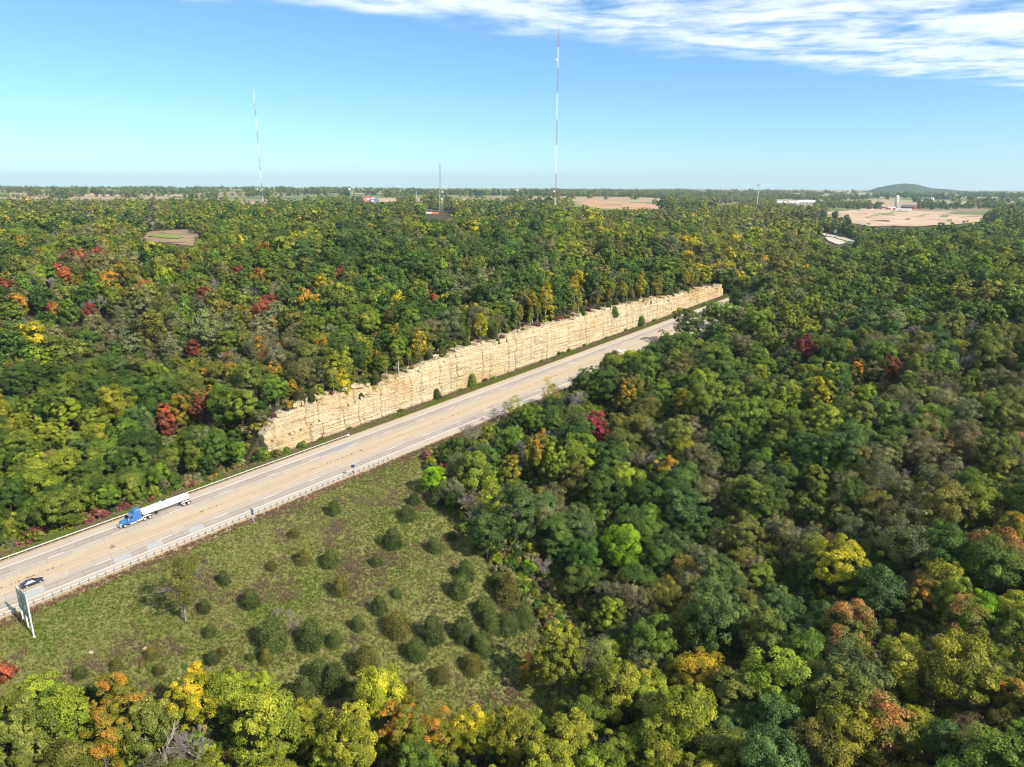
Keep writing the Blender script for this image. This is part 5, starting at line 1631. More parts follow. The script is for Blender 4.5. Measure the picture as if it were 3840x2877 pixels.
def sedan(s, d, fwd, paint, label, matrix=None, wagon=False, scale=1.0):
    c = link('car', None, None, None, label, 'car')
    c.matrix_world = (on_road(s, d, fwd) if matrix is None else matrix) @ Matrix.Scale(scale, 4)
    def ring(w, zb, zt, wt, low=.22):
        return [(w * .92, low), (w, low + .2), (w * 1.0, zb), (wt, zt - .03), (wt * .75, zt)]
    rr_ = 1.38 if wagon else 1.06
    loft([(2.36, ring(.58, .50, .60, .42, .32)), (2.18, ring(.80, .58, .70, .62)), (1.1, ring(.89, .80, .90, .74)), (.78, ring(.90, .86, .97, .78)), (.70, ring(.90, .87, .99, .78)), (.05, ring(.90, .90, 1.36, .60)), (-.35, ring(.90, .90, 1.42, .60)), (-.95, ring(.90, .92, 1.39, .60)),
          (-1.72, ring(.89, .93, rr_, .66)), (-2.12, ring(.86, .90, 1.0 if not wagon else 1.3, .66)), (-2.34, ring(.76, .62, .80, .6, .32))], paint, 'body', c, True, True)
    for sg in (1, -1):
        mb = MB(); mb.hexa([(.52, sg * .84, .93), (-1.45, sg * .84, .96), (-1.45, sg * .905, .95), (.52, sg * .905, .92), (.0, sg * .58, 1.33), (-.98, sg * .58, 1.33), (-1.0, sg * .655, 1.33), (.02, sg * .655, 1.33)]); mb.build('side_window', M_GLASS, c)
        mb = MB(); mb.tube((.02, sg * .665, 1.355), (-.98, sg * .665, 1.37), .022, n=5); mb.tube((-.98, sg * .665, 1.37), (-1.7, sg * .80, 1.02), .02, n=5); mb.build('roof_glint_strip', M_CHROME, c)  # bright rods along roof edge and rear pillar, modelled for the sun glint
        mb = MB(); mb.box(2.02, 2.27, sg * .60 - .17, sg * .60 + .17, .56, .68); mb.build('headlight', M_LAMP, c)
        mb = MB(); mb.box(-2.36, -2.2, sg * .60 - .17, sg * .60 + .17, .72, .86); mb.build('tail_light', M_REDL, c)
        for x in (1.42, -1.38): wheel(c, x, sg * .91, .335, .22)
    mb = MB(); mb.hexa([(.76, -.70, .985), (.76, .70, .985), (.64, .7, .985), (.64, -.7, .985), (.10, -.55, 1.37), (.10, .55, 1.37), (.02, .55, 1.37), (.02, -.55, 1.37)]); mb.build('windshield', M_GLASS, c)
    mb = MB(); mb.hexa([(-1.74, -.62, 1.085), (-1.74, .62, 1.085), (-1.6, .62, 1.06), (-1.6, -.62, 1.06), (-1.02, -.54, 1.405), (-1.02, .54, 1.405), (-.95, .54, 1.38), (-.95, -.54, 1.38)]); mb.build('rear_window', M_GLASS, c)
    if not wagon:
        mb = MB(); mb.box(-2.3, -2.1, -.62, .62, 1.05, 1.09); mb.box(-2.22, -2.16, -.5, -.44, .98, 1.06); mb.box(-2.22, -2.16, .44, .5, .98, 1.06); mb.build('spoiler', paint, c)
    return c


sedan(-4.0, 6.3, 1, M_NAVY, 'black saloon car in the near lanes beside the green sign')
M_WCAR = simple('white_car_paint', (0.78, 0.78, 0.77), 0.3, coat=.5)
sedan(247, 9.0, 1, M_WCAR, 'white car half hidden behind the dark roadside tree', wagon=True)

# ------------------------------------------------------------------ signs
M_GREEN = simple('green_sign_sheet', (0.012, 0.12, 0.085), 0.45, var=0.1, vscale=.6)
M_LETTER = simple('reflective_white', (0.62, 0.70, 0.66), 0.5)
M_POST = simple('pale_steel_post', (0.58, 0.64, 0.66), 0.45, metal=.2)
sg_ = link('road_sign', None, None, P3(-9.7, -10.2, 0), 'large green overhead-size roadside sign on three pale steel posts', 'sign')
sg_.rotation_euler = (0, 0, math.pi / 2 - ROAD_AZ)      # local x along +s, local y along +d
for y in (3.3, -.3, -3.9):
    gy0 = -10.2 + y
    gx_p, gy_p = xy_of(-9.7, gy0)
    zb = float(ground_z(np.array([gx_p]), np.array([gy_p]))[0]) - sg_.location.z
    mb = MB(); mb.box(.08, .34, y - .13, y + .13, zb - .3, 7.7 if y > -2 else 8.3); p_ = mb.build('post', M_POST, sg_)
    mb = MB(); mb.box(-.06, .48, y - .26, y + .26, zb - .1, zb + .12); mb.build('base_plate', M_POST, p_)
mb = MB(); mb.box(0, .06, -4.0, 3.5, 2.5, 7.5); pan = mb.build('sign_panel', M_GREEN, sg_)
mb = MB(); mb.box(0, .06, -4.0, .3, 7.52, 8.5); tab = mb.build('exit_tab', M_GREEN, sg_)
def bars(parent, y0, y1, z0, z1, n, name='lettering'):
    mb = MB()
    w = (y1 - y0) / n
    for k in range(n):
        a = y0 + k * w
        kd = (k * 7 + int(z0 * 10)) % 4
        h = z1 - z0
        x0, x1 = -.012, -.002
        mb.box(x0, x1, a + w * .12, a + w * .30, z0, z1)
        if kd != 1: mb.box(x0, x1, a + w * .30, a + w * .80, z1 - h * .22, z1)
        if kd != 2: mb.box(x0, x1, a + w * .30, a + w * .80, z0, z0 + h * .22)
        if kd > 1: mb.box(x0, x1, a + w * .62, a + w * .80, z0 + h * .22, z1 - h * .22)
    mb.build(name, M_LETTER, parent)
# the writing is too small to read in the photograph: rows of letter-like strokes and two shields
bars(pan, -.1, 2.9, 6.7, 7.15, 5); bars(pan, -3.6, -1.2, 6.1, 6.5, 4)
for y, z in ((2.1, 5.7), (-2.2, 4.9)):
    mb = MB(); mb.prism([(-.6, -.55), (.6, -.55), (.72, .1), (.5, .6), (0, .5), (-.5, .6), (-.72, .1)], -.014, -.002)
    sh_ = mb.build('route_shield', M_LETTER, pan)
    sh_.location, sh_.rotation_euler = (0, y, z), (0, 0, -math.pi / 2)
bars(pan, .4, 3.0, 4.35, 4.7, 6); bars(pan, .2, 3.0, 3.75, 4.1, 7); bars(pan, -3.6, -.4, 3.6, 3.95, 6); bars(pan, -3.4, .2, 2.95, 3.3, 8); bars(pan, 1.2, 2.8, 2.95, 3.25, 3)
mb = MB(); mb.box(-.012, -.002, -3.9, 3.4, 4.18, 4.23); mb.build('divider_line', M_LETTER, pan)
bars(tab, -3.5, -.3, 7.8, 8.2, 6)
for pn, z0, z1, y0, y1 in ((pan, 2.5, 7.5, -4.0, 3.5), (tab, 7.52, 8.5, -4.0, .3)):
    mb = MB(); mb.box(-.01, -.001, y0 + .05, y1 - .05, z0 + .04, z0 + .10); mb.box(-.01, -.001, y0 + .05, y1 - .05, z1 - .10, z1 - .04)
    mb.box(-.01, -.001, y0 + .05, y0 + .11, z0 + .10, z1 - .10); mb.box(-.01, -.001, y1 - .11, y1 - .05, z0 + .10, z1 - .10); mb.build('border', M_LETTER, pn)


def small_sign(s, d, label, mat, w, h, z0, posts, lines, rot=0.0, diamond=False):
    x, y = xy_of(s, d)
    r = link('road_sign', None, None, (x, y, float(ground_z(np.array([x]), np.array([y]))[0])), label, 'sign')
    r.rotation_euler = (0, 0, math.pi / 2 - ROAD_AZ + rot)
    for yy in posts:
        mb = MB(); mb.box(.03, .13, yy - .05, yy + .05, -.5, z0 + h * .9); mb.build('post', M_POST, r)
    mb = MB()
    if diamond:
        mb.add([(0, 0, z0), (0, w / 2, z0 + h / 2), (0, 0, z0 + h), (0, -w / 2, z0 + h / 2), (.025, 0, z0), (.025, w / 2, z0 + h / 2), (.025, 0, z0 + h), (.025, -w / 2, z0 + h / 2)], [(0, 1, 2, 3), (7, 6, 5, 4), (0, 4, 5, 1), (1, 5, 6, 2), (2, 6, 7, 3), (3, 7, 4, 0)])
    else:
        mb.box(0, .025, -w / 2, w / 2, z0, z0 + h)
    pn = mb.build('sign_panel', mat, r)
    for (a, b, n) in lines:
        bars(pn, -w * .4, w * .4, z0 + h * a, z0 + h * b, n)
    return r


M_BSIGN = simple('blue_sign_sheet', (0.10, 0.20, 0.50), 0.5, var=.1)
M_BACK = simple('sign_back_grey', (0.28, 0.27, 0.26), 0.6)
small_sign(45.6, -6.1, 'small blue information sign on two pale posts behind the near guardrail', M_BSIGN, 1.5, 1.7, 2.2, (-.42, .42), ((.72, .86, 6), (.45, .62, 5), (.18, .34, 6)))
small_sign(297, 27.2, 'grey diamond sign backed on two posts below the cliff', M_BACK, 1.6, 1.6, 2.0, (-.35, .35), (), diamond=True)
small_sign(272, -3.6, 'small pale route marker sign among the roadside trees', simple('pale_sign', (.5, .55, .62), .5), 1.3, 1.5, 3.2, (0,), ((.3, .6, 3),))
sp_ = link('solar_sensor', None, None, None, 'slim pole with a tilted solar panel behind the guardrail end', 'pole')
xx, yy = xy_of(80.3, -4.2); sp_.location = (xx, yy, float(ground_z(np.array([xx]), np.array([yy]))[0]))
mb = MB(); mb.tube((0, 0, -.3), (0, 0, 3.3), .055, n=8); mb.build('pole', M_BLACK, sp_)
mb = MB(); mb.box(-.18, .18, -.14, .14, 1.3, 1.75); mb.build('control_box', M_BLACK, sp_)
mb = MB(); mb.hexa([(-.55, -.42, 3.1), (.55, -.42, 3.1), (.55, .40, 3.62), (-.55, .40, 3.62), (-.55, -.44, 3.15), (.55, -.44, 3.15), (.55, .38, 3.67), (-.55, .38, 3.67)]); mb.build('solar_panel', simple('solar_cells', (.03, .035, .09), .25), sp_)

# pale stones on the slope
for k, (px, py, w) in enumerate(((197, 1411, .9), (314, 1402, 1.0), (140, 1462, .45), (385, 1466, .5), (722, 1297, .4), (868, 1289, .5), (575, 1265, .5), (390, 1452, .4))):
    P, _ = at(px, py)
    o = link('stone', stone_mesh('stone', w, w * .7, w * .5, 400 + k), None, (P[0], P[1], P[2]), 'pale limestone stone lying in the grass, ' + ('%s from left' % ORD[[0, 1, 2, 3, 4, 5, 6, 7][sorted(range(8), key=lambda q: (197, 314, 140, 385, 722, 868, 575, 390)[q]).index(k)]]), 'stone', 'pale stones on the slope')
    o.rotation_euler = (0, 0, k * 1.3)

# ------------------------------------------------------------------ far country
def drape(name, poly, mat, lift, step=40.0, kind='structure', label=None):
    import bmesh
    P = [at(px, py)[0] for px, py in poly]
    bm = bmesh.new()
    f = bm.faces.new([bm.verts.new((p[0], p[1], 0)) for p in P])
    bmesh.ops.triangulate(bm, faces=[f])
    for _ in range(3):
        bmesh.ops.subdivide_edges(bm, edges=[e for e in bm.edges if e.calc_length() > step], cuts=1, use_grid_fill=True)
        bmesh.ops.triangulate(bm, faces=bm.faces[:])
    xs = np.array([v.co.x for v in bm.verts]); ys = np.array([v.co.y for v in bm.verts])
    zs = ground_z(xs, ys) + lift
    for v, z in zip(bm.verts, zs): v.co.z = z
    bmesh.ops.recalc_face_normals(bm, faces=bm.faces)
    for fc in bm.faces:
        if fc.normal.z < 0: fc.normal_flip()
    me = bpy.data.meshes.new(name); bm.to_mesh(me); bm.free()
    me.materials.append(mat)
    return link(name, me, kind=kind)


def field_mat(name, rgb, rows=0.35):
    m, n, l = material(name)
    geo = N(n, 'ShaderNodeNewGeometry')
    mp_ = N(n, 'ShaderNodeMapping'); mp_.inputs['Scale'].default_value = (0.02, rows * .12, 0); mp_.inputs['Rotation'].default_value = (0, 0, 1.15)
    l.new(geo.outputs['Position'], mp_.inputs[0])
    a = N(n, 'ShaderNodeTexNoise', i_Scale=1.0, i_Detail=6.0, i_Roughness=.65); l.new(mp_.outputs[0], a.inputs['Vector'])
    b = N(n, 'ShaderNodeTexNoise', i_Scale=.02, i_Detail=5.0); l.new(geo.outputs['Position'], b.inputs['Vector'])
    ad = N(n, 'ShaderNodeMath', operation='ADD'); l.new(a.outputs[0], ad.inputs[0]); l.new(b.outputs[0], ad.inputs[1])
    mr = N(n, 'ShaderNodeMapRange', i_1=.7, i_2=1.3, i_3=.72, i_4=1.22); l.new(ad.outputs[0], mr.inputs[0])
    mx = N(n, 'ShaderNodeMix', data_type='RGBA', blend_type='MULTIPLY'); mx.inputs[0].default_value = 1; mx.inputs[6].default_value = (*rgb, 1); l.new(mr.outputs[0], mx.inputs[7])
    p = N(n, 'ShaderNodeBsdfPrincipled', i_Roughness=.95); p.inputs['Specular IOR Level'].default_value = .1; l.new(mx.outputs[2], p.inputs['Base Color'])
    o = N(n, 'ShaderNodeOutputMaterial'); l.new(p.outputs[0], o.inputs[0])
    return m


for i, (nm, poly, rgb, _) in enumerate(FIELDS):
    drape('field', poly, field_mat('field_soil_%d' % i, rgb), 0.5)
M_GF = field_mat('field_grass', (0.165, 0.20, 0.055))
for poly in ([(318, 511), (345, 506), (372, 507), (396, 514), (380, 517), (350, 515)], [(1862, 472), (1880, 467), (1905, 461), (1928, 457), (1934, 458), (1912, 464), (1890, 469), (1868, 474)], [(1928, 456), (1955, 457), (1965, 458.5), (1940, 458.8)],
             [(1955, 475), (1962, 469), (1974, 469), (1964, 476)], [(1981, 470), (1995, 464), (2007, 462), (2004, 464.5), (1986, 471)], [(2028, 470), (2042, 465), (2058, 466), (2044, 471)], [(2045, 480), (2046, 474), (2056, 474), (2056, 480)],
             [(1224, 446), (1244, 441), (1290, 450), (1370, 452), (1360, 455), (1290, 455)]):
    drape('grass_strip', poly, M_GF, 0.8)
M_FROAD = field_mat('pale_highway_concrete', (0.46, 0.41, 0.35))
drape('highway_beyond', [(1748, 502), (1756, 500.5), (1790, 507), (1826, 515), (1857, 523), (1852, 527), (1812, 517), (1775, 509), (1752, 504.5)], M_FROAD, 0.9)
drape('highway_beyond', [(1783, 512), (1796, 514), (1822, 522), (1828, 526), (1812, 530), (1796, 524), (1783, 516)], M_FROAD, 0.9)
drape('grass_strip', [(1776, 509.5), (1812, 517.5), (1851, 527.5), (1840, 529), (1822, 521.5), (1796, 513.5)], M_GF, 0.6)


def far_root(name, label, cat, px, py, group=None, rot=None, dist=None):
    P, _ = at(px, py)
    if dist is not None:
        r = ray(px, py); t = dist / math.hypot(r[0], r[1])
        P = np.array([r[0] * t, r[1] * t, float(ground_z(np.array([r[0] * t]), np.array([r[1] * t]))[0])])
    o = link(name, None, None, tuple(P), label, cat, group)
    o.rotation_euler = (0, 0, -math.atan2(P[0], P[1]) + (rot or 0))
    return o, math.hypot(P[0], P[1])


M_RED = simple('barn_red', (0.30, 0.035, 0.03), 0.8, var=.2, vscale=.3)
M_RED2 = simple('shed_red', (0.52, 0.10, 0.08), 0.8, var=.15, vscale=.3)
M_WHT = simple('white_siding', (0.72, 0.72, 0.70), 0.7, var=.06, vscale=.3)
M_TIN = simple('tin_roof', (0.55, 0.57, 0.58), 0.5, metal=.2, var=.1, vscale=.2)
M_GROOF = simple('grey_shingle', (0.23, 0.23, 0.21), 0.9, var=.15, vscale=.4)
M_SILO = simple('silo_concrete', (0.40, 0.38, 0.34), 0.85, var=.15, vscale=.3)
M_DOORW = simple('white_door', (0.78, 0.79, 0.79), 0.6)
M_MASTW = simple('mast_white', (0.78, 0.78, 0.78), 0.5)
M_MASTR = simple('mast_red', (0.36, 0.15, 0.15), 0.55)
M_STEEL = simple('tower_steel', (0.36, 0.40, 0.44), 0.5, metal=.3)


def gable(root, x0, x1, y0, y1, h, rise, wall, roof, axis='x', gambrel=False, doors=()):
    """walls and roof of a building; local x to the right, y away from the viewer"""
    mb = MB()
    if axis == 'x':       # ridge along x, gables on the x ends
        ym = (y0 + y1) / 2
        sec = [(y0, 0), (y1, 0), (y1, h)] + ([(ym + (y1 - ym) * .62, h + rise * .66)] if gambrel else []) + [(ym, h + rise)] + ([(ym - (ym - y0) * .62, h + rise * .66)] if gambrel else []) + [(y0, h)]
        n = len(sec)
        mb.add([(x0, a, b) for a, b in sec] + [(x1, a, b) for a, b in sec], [tuple(range(n)), tuple(range(2 * n - 1, n - 1, -1))] + [(i, n + i, n + (i + 1) % n, (i + 1) % n) for i in range(n)])
        w = mb.build('wall', wall, root)
        rf = MB()
        top = sec[2:]
        for (a, b), (c, d) in zip(top[:-1], top[1:]):
            rf.hexa([(x0 - .4, a, b + .05), (x1 + .4, a, b + .05), (x1 + .4, c, d + .05), (x0 - .4, c, d + .05), (x0 - .4, a, b + .3), (x1 + .4, a, b + .3), (x1 + .4, c, d + .3), (x0 - .4, c, d + .3)])
        rf.build('roof', roof, root)
    else:
        xm = (x0 + x1) / 2
        sec = [(x0, 0), (x1, 0), (x1, h)] + ([(xm + (x1 - xm) * .62, h + rise * .66)] if gambrel else []) + [(xm, h + rise)] + ([(xm - (xm - x0) * .62, h + rise * .66)] if gambrel else []) + [(x0, h)]
        n = len(sec)
        mb.add([(a, y0, b) for a, b in sec] + [(a, y1, b) for a, b in sec], [tuple(range(n)), tuple(range(2 * n - 1, n - 1, -1))] + [(i, n + i, n + (i + 1) % n, (i + 1) % n) for i in range(n)])
        w = mb.build('wall', wall, root)
        rf = MB()
        top = sec[2:]
        for (a, b), (c, d) in zip(top[:-1], top[1:]):
            rf.hexa([(a, y0 - .4, b + .05), (a, y1 + .4, b + .05), (c, y1 + .4, d + .05), (c, y0 - .4, d + .05), (a, y0 - .4, b + .3), (a, y1 + .4, b + .3), (c, y1 + .4, d + .3), (c, y0 - .4, d + .3)])
        rf.build('roof', roof, root)
    for (a, b, c, d, mt, nm) in doors:
        mb = MB(); mb.box(a, b, y0 - .12, y0 - .01, c, d); mb.build(nm, mt, root)
    return w


# the farm on the rise
u = lambda px, dist: px * K * dist / F_PX           # photograph pixels to metres at a distance
r_, D_ = far_root('red_shed', 'low red farm shed with white doors beside the silo', 'building', 1919, 453)
gable(r_, u(-15, D_), u(-1, D_), 0, 18, 5.2, 3.2, M_RED, M_TIN, 'y', doors=((u(-11.5, D_), u(-5, D_), 0, 4.6, M_TIN, 'door'),))
gable(r_, u(-1, D_) + .3, u(12, D_), 1, 18, 5.2, 2.6, M_RED2, M_TIN, 'x', doors=((u(3.5, D_), u(7.5, D_), 0, 4.8, M_DOORW, 'door'),))
r_, D_ = far_root('silo', 'tall grey concrete silo with a bright domed cap', 'silo', 1935, 452)
mb = MB(); rw = u(3.2, D_); hh = u(22, D_)
mb.lathe([(0, rw, 0), (hh, rw, 0)], 'Z', 20); mb.build('shell', M_SILO, r_, True)
mb = MB(); mb.lathe([(hh, rw * 1.02, 0), (hh + rw * .5, rw * .85, 0), (hh + rw * .85, rw * .45, 0), (hh + rw * .95, .1, 0)], 'Z', 20); mb.build('dome', M_DOORW, r_, True)
mb = MB()
for k in range(12): mb.lathe([(hh * k / 12, rw * 1.015, 0), (hh * k / 12 + .15, rw * 1.015, 0)], 'Z', 20)
mb.build('hoops', M_STEEL, r_)
r_, D_ = far_root('red_barn', 'dark red gambrel barn with grey roof at the farm', 'barn', 1958, 452.0, rot=-.55)
gable(r_, u(-14, D_), u(12, D_), 6, 24, 6.5, 7.5, M_RED, M_GROOF, 'x', True)
mb = MB(); mb.box(-3, -1.8, 14.4, 15.6, 14, 16); mb.box(4, 5.2, 14.4, 15.6, 14, 16); mb.build('roof_vent', M_WHT, r_)
r_, D_ = far_root('milking_shed', 'low pale-roofed lean-to shed in front of the red barn', 'building', 1951, 455)
gable(r_, u(-13, D_), u(14, D_), 0, 12, 2.8, 2.6, M_WHT, M_TIN, 'x', doors=((u(-8, D_), u(-3, D_), 0, 2.4, M_GLASS, 'door'), (u(4, D_), u(7, D_), 1, 2.2, M_GLASS, 'window')))
# long sheds
r_, D_ = far_root('warehouse', 'long low white-roofed shed, left of the pair', 'building', 1704, 441, 'white-roofed sheds')
gable(r_, u(-24, D_), u(20, D_), 0, 34, 6.0, 4.0, M_WHT, M_DOORW, 'x', doors=tuple((u(-20 + 8 * k, D_), u(-18 + 8 * k, D_), 1.2, 3.0, M_GLASS, 'window') for k in range(5)))
r_, D_ = far_root('warehouse', 'long white-roofed shed with pale gable, right of the pair', 'building', 1742, 440.5, 'white-roofed sheds', rot=-.12)
gable(r_, u(-17, D_), u(16, D_), 0, 34, 7.0, 4.0, M_WHT, M_DOORW, 'x', doors=tuple((u(-14 + 7 * k, D_), u(-12 + 7 * k, D_), 1.2, 3.2, M_GLASS, 'window') for k in range(4)))
# the house in the woods
M_LITWALL = simple('orange_lit_wall', (0.52, 0.20, 0.10), 0.8, var=.1, vscale=.4)  # orange light on the house wall, put into its base colour
r_, D_ = far_root('bungalow', 'flat-roofed orange-lit house in the woods below the lattice tower', 'house', 930, 462)
mb = MB(); mb.box(u(-14, D_), u(3, D_), 2, 12, 0, 6.4); mb.box(u(3, D_), u(17, D_), 5, 14, 0, 4.6); mb.build('wall', M_LITWALL, r_)
mb = MB(); mb.box(u(-16, D_), u(4, D_), .6, 13, 6.42, 6.9); mb.box(u(2, D_), u(19, D_), 3.4, 15, 4.62, 5.1); mb.build('roof', M_GROOF, r_)
for k in range(5):
    mb = MB(); mb.box(u(-12 + k * 3, D_), u(-10.4 + k * 3, D_), 1.86, 1.98, 3.9, 5.6); mb.build('window', M_GLASS, r_)
mb = MB(); mb.box(u(-13, D_), u(2, D_), 1.84, 1.96, .2, 2.2); mb.build('white_base', M_WHT, r_)
# the yard with the red hoarding
M_HOARD = simple('red_hoarding', (0.72, 0.06, 0.05), 0.6)
r_, D_ = far_root('red_billboard', 'bright red billboard at the edge of a brown field', 'billboard', 795, 435)
mb = MB(); mb.box(u(-5, D_), u(7, D_), 0, .8, u(1, D_), u(9, D_)); mb.build('panel', M_HOARD, r_)
for k in (-3, 1, 5):
    mb = MB(); mb.tube((u(k, D_), 1.2, 0), (u(k, D_), 1.2, u(8, D_)), .3); mb.build('post', M_STEEL, r_)
for k in range(2):
    mb = MB(); mb.box(u(-3, D_), u(4, D_), -.06, -.01, u(5.2 - 2.4 * k, D_), u(6 - 2.4 * k, D_)); mb.build('lettering', M_DOORW, r_)
r_, D_ = far_root('field_barn', 'dark barn with pale roof beside the red billboard', 'barn', 812, 436, rot=.5)
gable(r_, u(-6, D_), u(8, D_), 2, 20, 7, 5, simple('slate_siding', (.10, .12, .17), .8), M_TIN, 'y')
r_, D_ = far_root('grain_bin', 'small bright metal grain bin beside the dark barn', 'silo', 804, 436.5)
mb = MB(); mb.lathe([(0, u(3, D_), 0), (u(3.2, D_), u(3, D_), 0)], 'Z', 18); mb.build('shell', M_DOORW, r_, True)
mb = MB(); mb.lathe([(u(3.2, D_), u(3.1, D_), 0), (u(4.8, D_), .2, 0)], 'Z', 18); mb.build('roof', M_TIN, r_)

# ------------------------------------------------------------------ masts
def guyed_mast(label, px, dist, top_py, bands, width, dishes):
    r_, _ = far_root('guyed_mast', label, 'mast', px, 420, 'tall guyed radio masts', dist=dist)
    ry = ray(px, top_py); zt = CAM_H + ry[2] * dist / math.hypot(ry[0], ry[1]) - r_.location.z
    z = 0.0
    n = len(bands)
    w = width / 2
    cor = [(w * math.cos(a), w * math.sin(a)) for a in (math.pi / 2, math.pi * 7 / 6, math.pi * 11 / 6)]
    for k, (fr, mt) in enumerate(bands):
        z1 = zt * fr
        mb = MB()
        for x, y in cor: mb.tube((x, y, z), (x, y, z1), .15 * (dist / 1120) ** .6, n=5)
        st = 3.2; q = z
        while q < z1 - .1:
            e = min(q + st, z1)
            for i in range(3):
                a, b = cor[i], cor[(i + 1) % 3]
                mb.tube((*a, q), (*b, e), .06 * (dist / 1120) ** .6, n=3, caps=False); mb.tube((*a, e), (*b, e), .06, n=3, caps=False)
            q = e
        mb.build('mast_section', mt, r_)
        z = z1
    mb = MB(); mb.tube((0, 0, z), (0, 0, zt), .28, .12, n=6); mb.build('antenna_spike', M_MASTR, r_)
    for fr, side in dishes:
        mb = MB(); c = Vector((side * (w + .8), -.6, zt * fr))
        mb.lathe([(c.y - .5, .2, 0), (c.y - .5, 1.3, 0), (c.y + .1, 1.4, 0), (c.y + .5, .3, 0)], 'Y', 14, (c.x, c.z)); mb.build('dish', M_WHT, r_)
    for fr in (.22, .42, .62, .84):
        for i in range(3):
            a = math.pi / 6 + i * 2 * math.pi / 3
            R_g = zt * (.36 if fr < .5 else .62)
            mb = MB(); mb.tube((cor[i % 3][0], cor[i % 3][1], zt * fr), (math.cos(a) * R_g, math.sin(a) * R_g, -6), .03, n=3, caps=False); mb.build('guy_wire', M_STEEL, r_)


guyed_mast('tallest red and white guyed mast, right of the picture middle', 1200, 1120, 53, ((.12, M_MASTW), (.25, M_MASTR), (.40, M_MASTW), (.53, M_MASTR), (.665, M_MASTW), (.79, M_MASTR), (.89, M_MASTW), (.95, M_MASTR)), 2.3, ((.155, -1), (.83, -1)))
guyed_mast('thin leaning-looking red and white guyed mast above the left woods', 567, 1900, 164, ((.075, M_MASTW), (.18, M_MASTR), (.28, M_MASTW), (.385, M_MASTR), (.485, M_MASTW), (.585, M_MASTR), (.69, M_MASTW), (.79, M_MASTR), (.895, M_MASTW)), 2.1, ((.13, 1), (.32, 1), (.66, 1), (.76, 1)))
r_, _ = far_root('lattice_tower', 'grey three-legged lattice tower standing in the woods', 'mast', 952, 440, dist=1450)
ry = ray(951, 355); zt = CAM_H + ry[2] * 1450 / math.hypot(ry[0], ry[1]) - r_.location.z
wid = lambda z: np.interp(z / zt, [0, .75, 1], [4.6, 1.2, .9])
mb = MB(); q = 0.0
legs = lambda z: [(wid(z) * math.cos(a), wid(z) * math.sin(a), z) for a in (math.pi / 2 + .3, math.pi * 7 / 6 + .3, math.pi * 11 / 6 + .3)]
leg_mb = [MB(), MB(), MB()]
while q < zt - .5:
    e = min(q + 5, zt)
    A, B = legs(q), legs(e)
    for i in range(3):
        leg_mb[i].tube(A[i], B[i], .24, n=5)
        mb.tube(A[i], B[(i + 1) % 3], .11, n=3, caps=False); mb.tube(A[(i + 1) % 3], B[i], .11, n=3, caps=False); mb.tube(B[i], B[(i + 1) % 3], .10, n=3, caps=False)
    q = e
for m_ in leg_mb: m_.build('leg', M_STEEL, r_)
mb.build('bracing', M_STEEL, r_)
for fr in (.985, .82):
    mb = MB(); mb.box(-2.2, 2.2, -1.4, 1.4, zt * fr, zt * fr + .3)
    for x in (-2.2, -.8, .8, 2.2): mb.box(x - .15, x + .15, -1.5, -1.2, zt * fr - .6, zt * fr + 1.4)
    mb.build('antenna_array', M_STEEL, r_)
for fr, sd_ in ((.42, 1), (.27, .6)):
    mb = MB(); mb.lathe([(-3.3, .2, 0), (-3.3, 1.5, 0), (-2.6, 1.6, 0), (-2.3, .4, 0)], 'Y', 14, (sd_ * 4.2, zt * fr)); mb.build('dish', M_WHT, r_)
r_, _ = far_root('monopole', 'pale grey phone monopole with antenna crown beside the harvested field', 'mast', 1633, 466)
D_ = math.hypot(r_.location.x, r_.location.y)
ry = ray(1637, 392); zt = CAM_H + ry[2] * D_ / math.hypot(ry[0], ry[1]) - r_.location.z
mb = MB(); mb.tube((0, 0, -.5), (0, 0, zt * .5), .75, .6, n=12); mb.tube((0, 0, zt * .5), (0, 0, zt), .6, .32, n=12); mb.build('pole', simple('pole_grey', (.52, .53, .54), .5), r_, False)
mb = MB()
for k in range(3):
    a = k * 2 * math.pi / 3 + .2
    mb.tube((0, 0, zt * .89), (2.2 * math.cos(a), 2.2 * math.sin(a), zt * .89), .12, n=5)
    for j in (-1.2, 0, 1.2):
        c = (2.2 * math.cos(a) - j * math.sin(a), 2.2 * math.sin(a) + j * math.cos(a))
        mb.box(c[0] - .18, c[0] + .18, c[1] - .18, c[1] + .18, zt * .89 - .9, zt * .89 + 1.5)
mb.build('antenna_array', M_STEEL, r_)
mb = MB(); mb.box(-7, -1.5, -2, 2, 0, 2.8); mb.build('equipment_hut', M_SILO, r_)
for px, p0, p1, lab in ((901, 412, 458, 'slender white aerial pole beside the orange-lit house'), (1699, 398, 415, 'tiny aerial mast on the far skyline'), (1801, 408, 440, 'thin aerial pole standing in the far woods right of the lattice tower')):
    if px == 1801: px = 1802 - 0; px = 1082; lab = 'thin aerial pole standing in the woods right of the lattice tower'
    dd_ = 1150 if p1 > 430 else 5200
    r_, _ = far_root('aerial_pole', lab, 'pole', px, p1, dist=dd_)
    ry = ray(px, p0); zt = CAM_H + ry[2] * dd_ / math.hypot(ry[0], ry[1]) - r_.location.z
    mb = MB(); k_ = dd_ / 1150; mb.tube((0, 0, 0), (0, 0, zt), .22 * k_, .16 * k_, n=6); mb.build('pole', M_MASTW, r_)
    mb = MB(); mb.box(-.5 * k_, .5 * k_, -.06, .06, zt * .93, zt * .93 + .2 * k_); mb.build('cross_arm', M_STEEL, r_)

# traffic and a sign on the far stretch of road
def on_ground(px, py, heading, lift=.95):
    P, _ = at(px, py)
    m = Matrix.Translation((P[0], P[1], P[2] + lift)) @ Matrix.Rotation(heading, 4, 'Z')
    return m


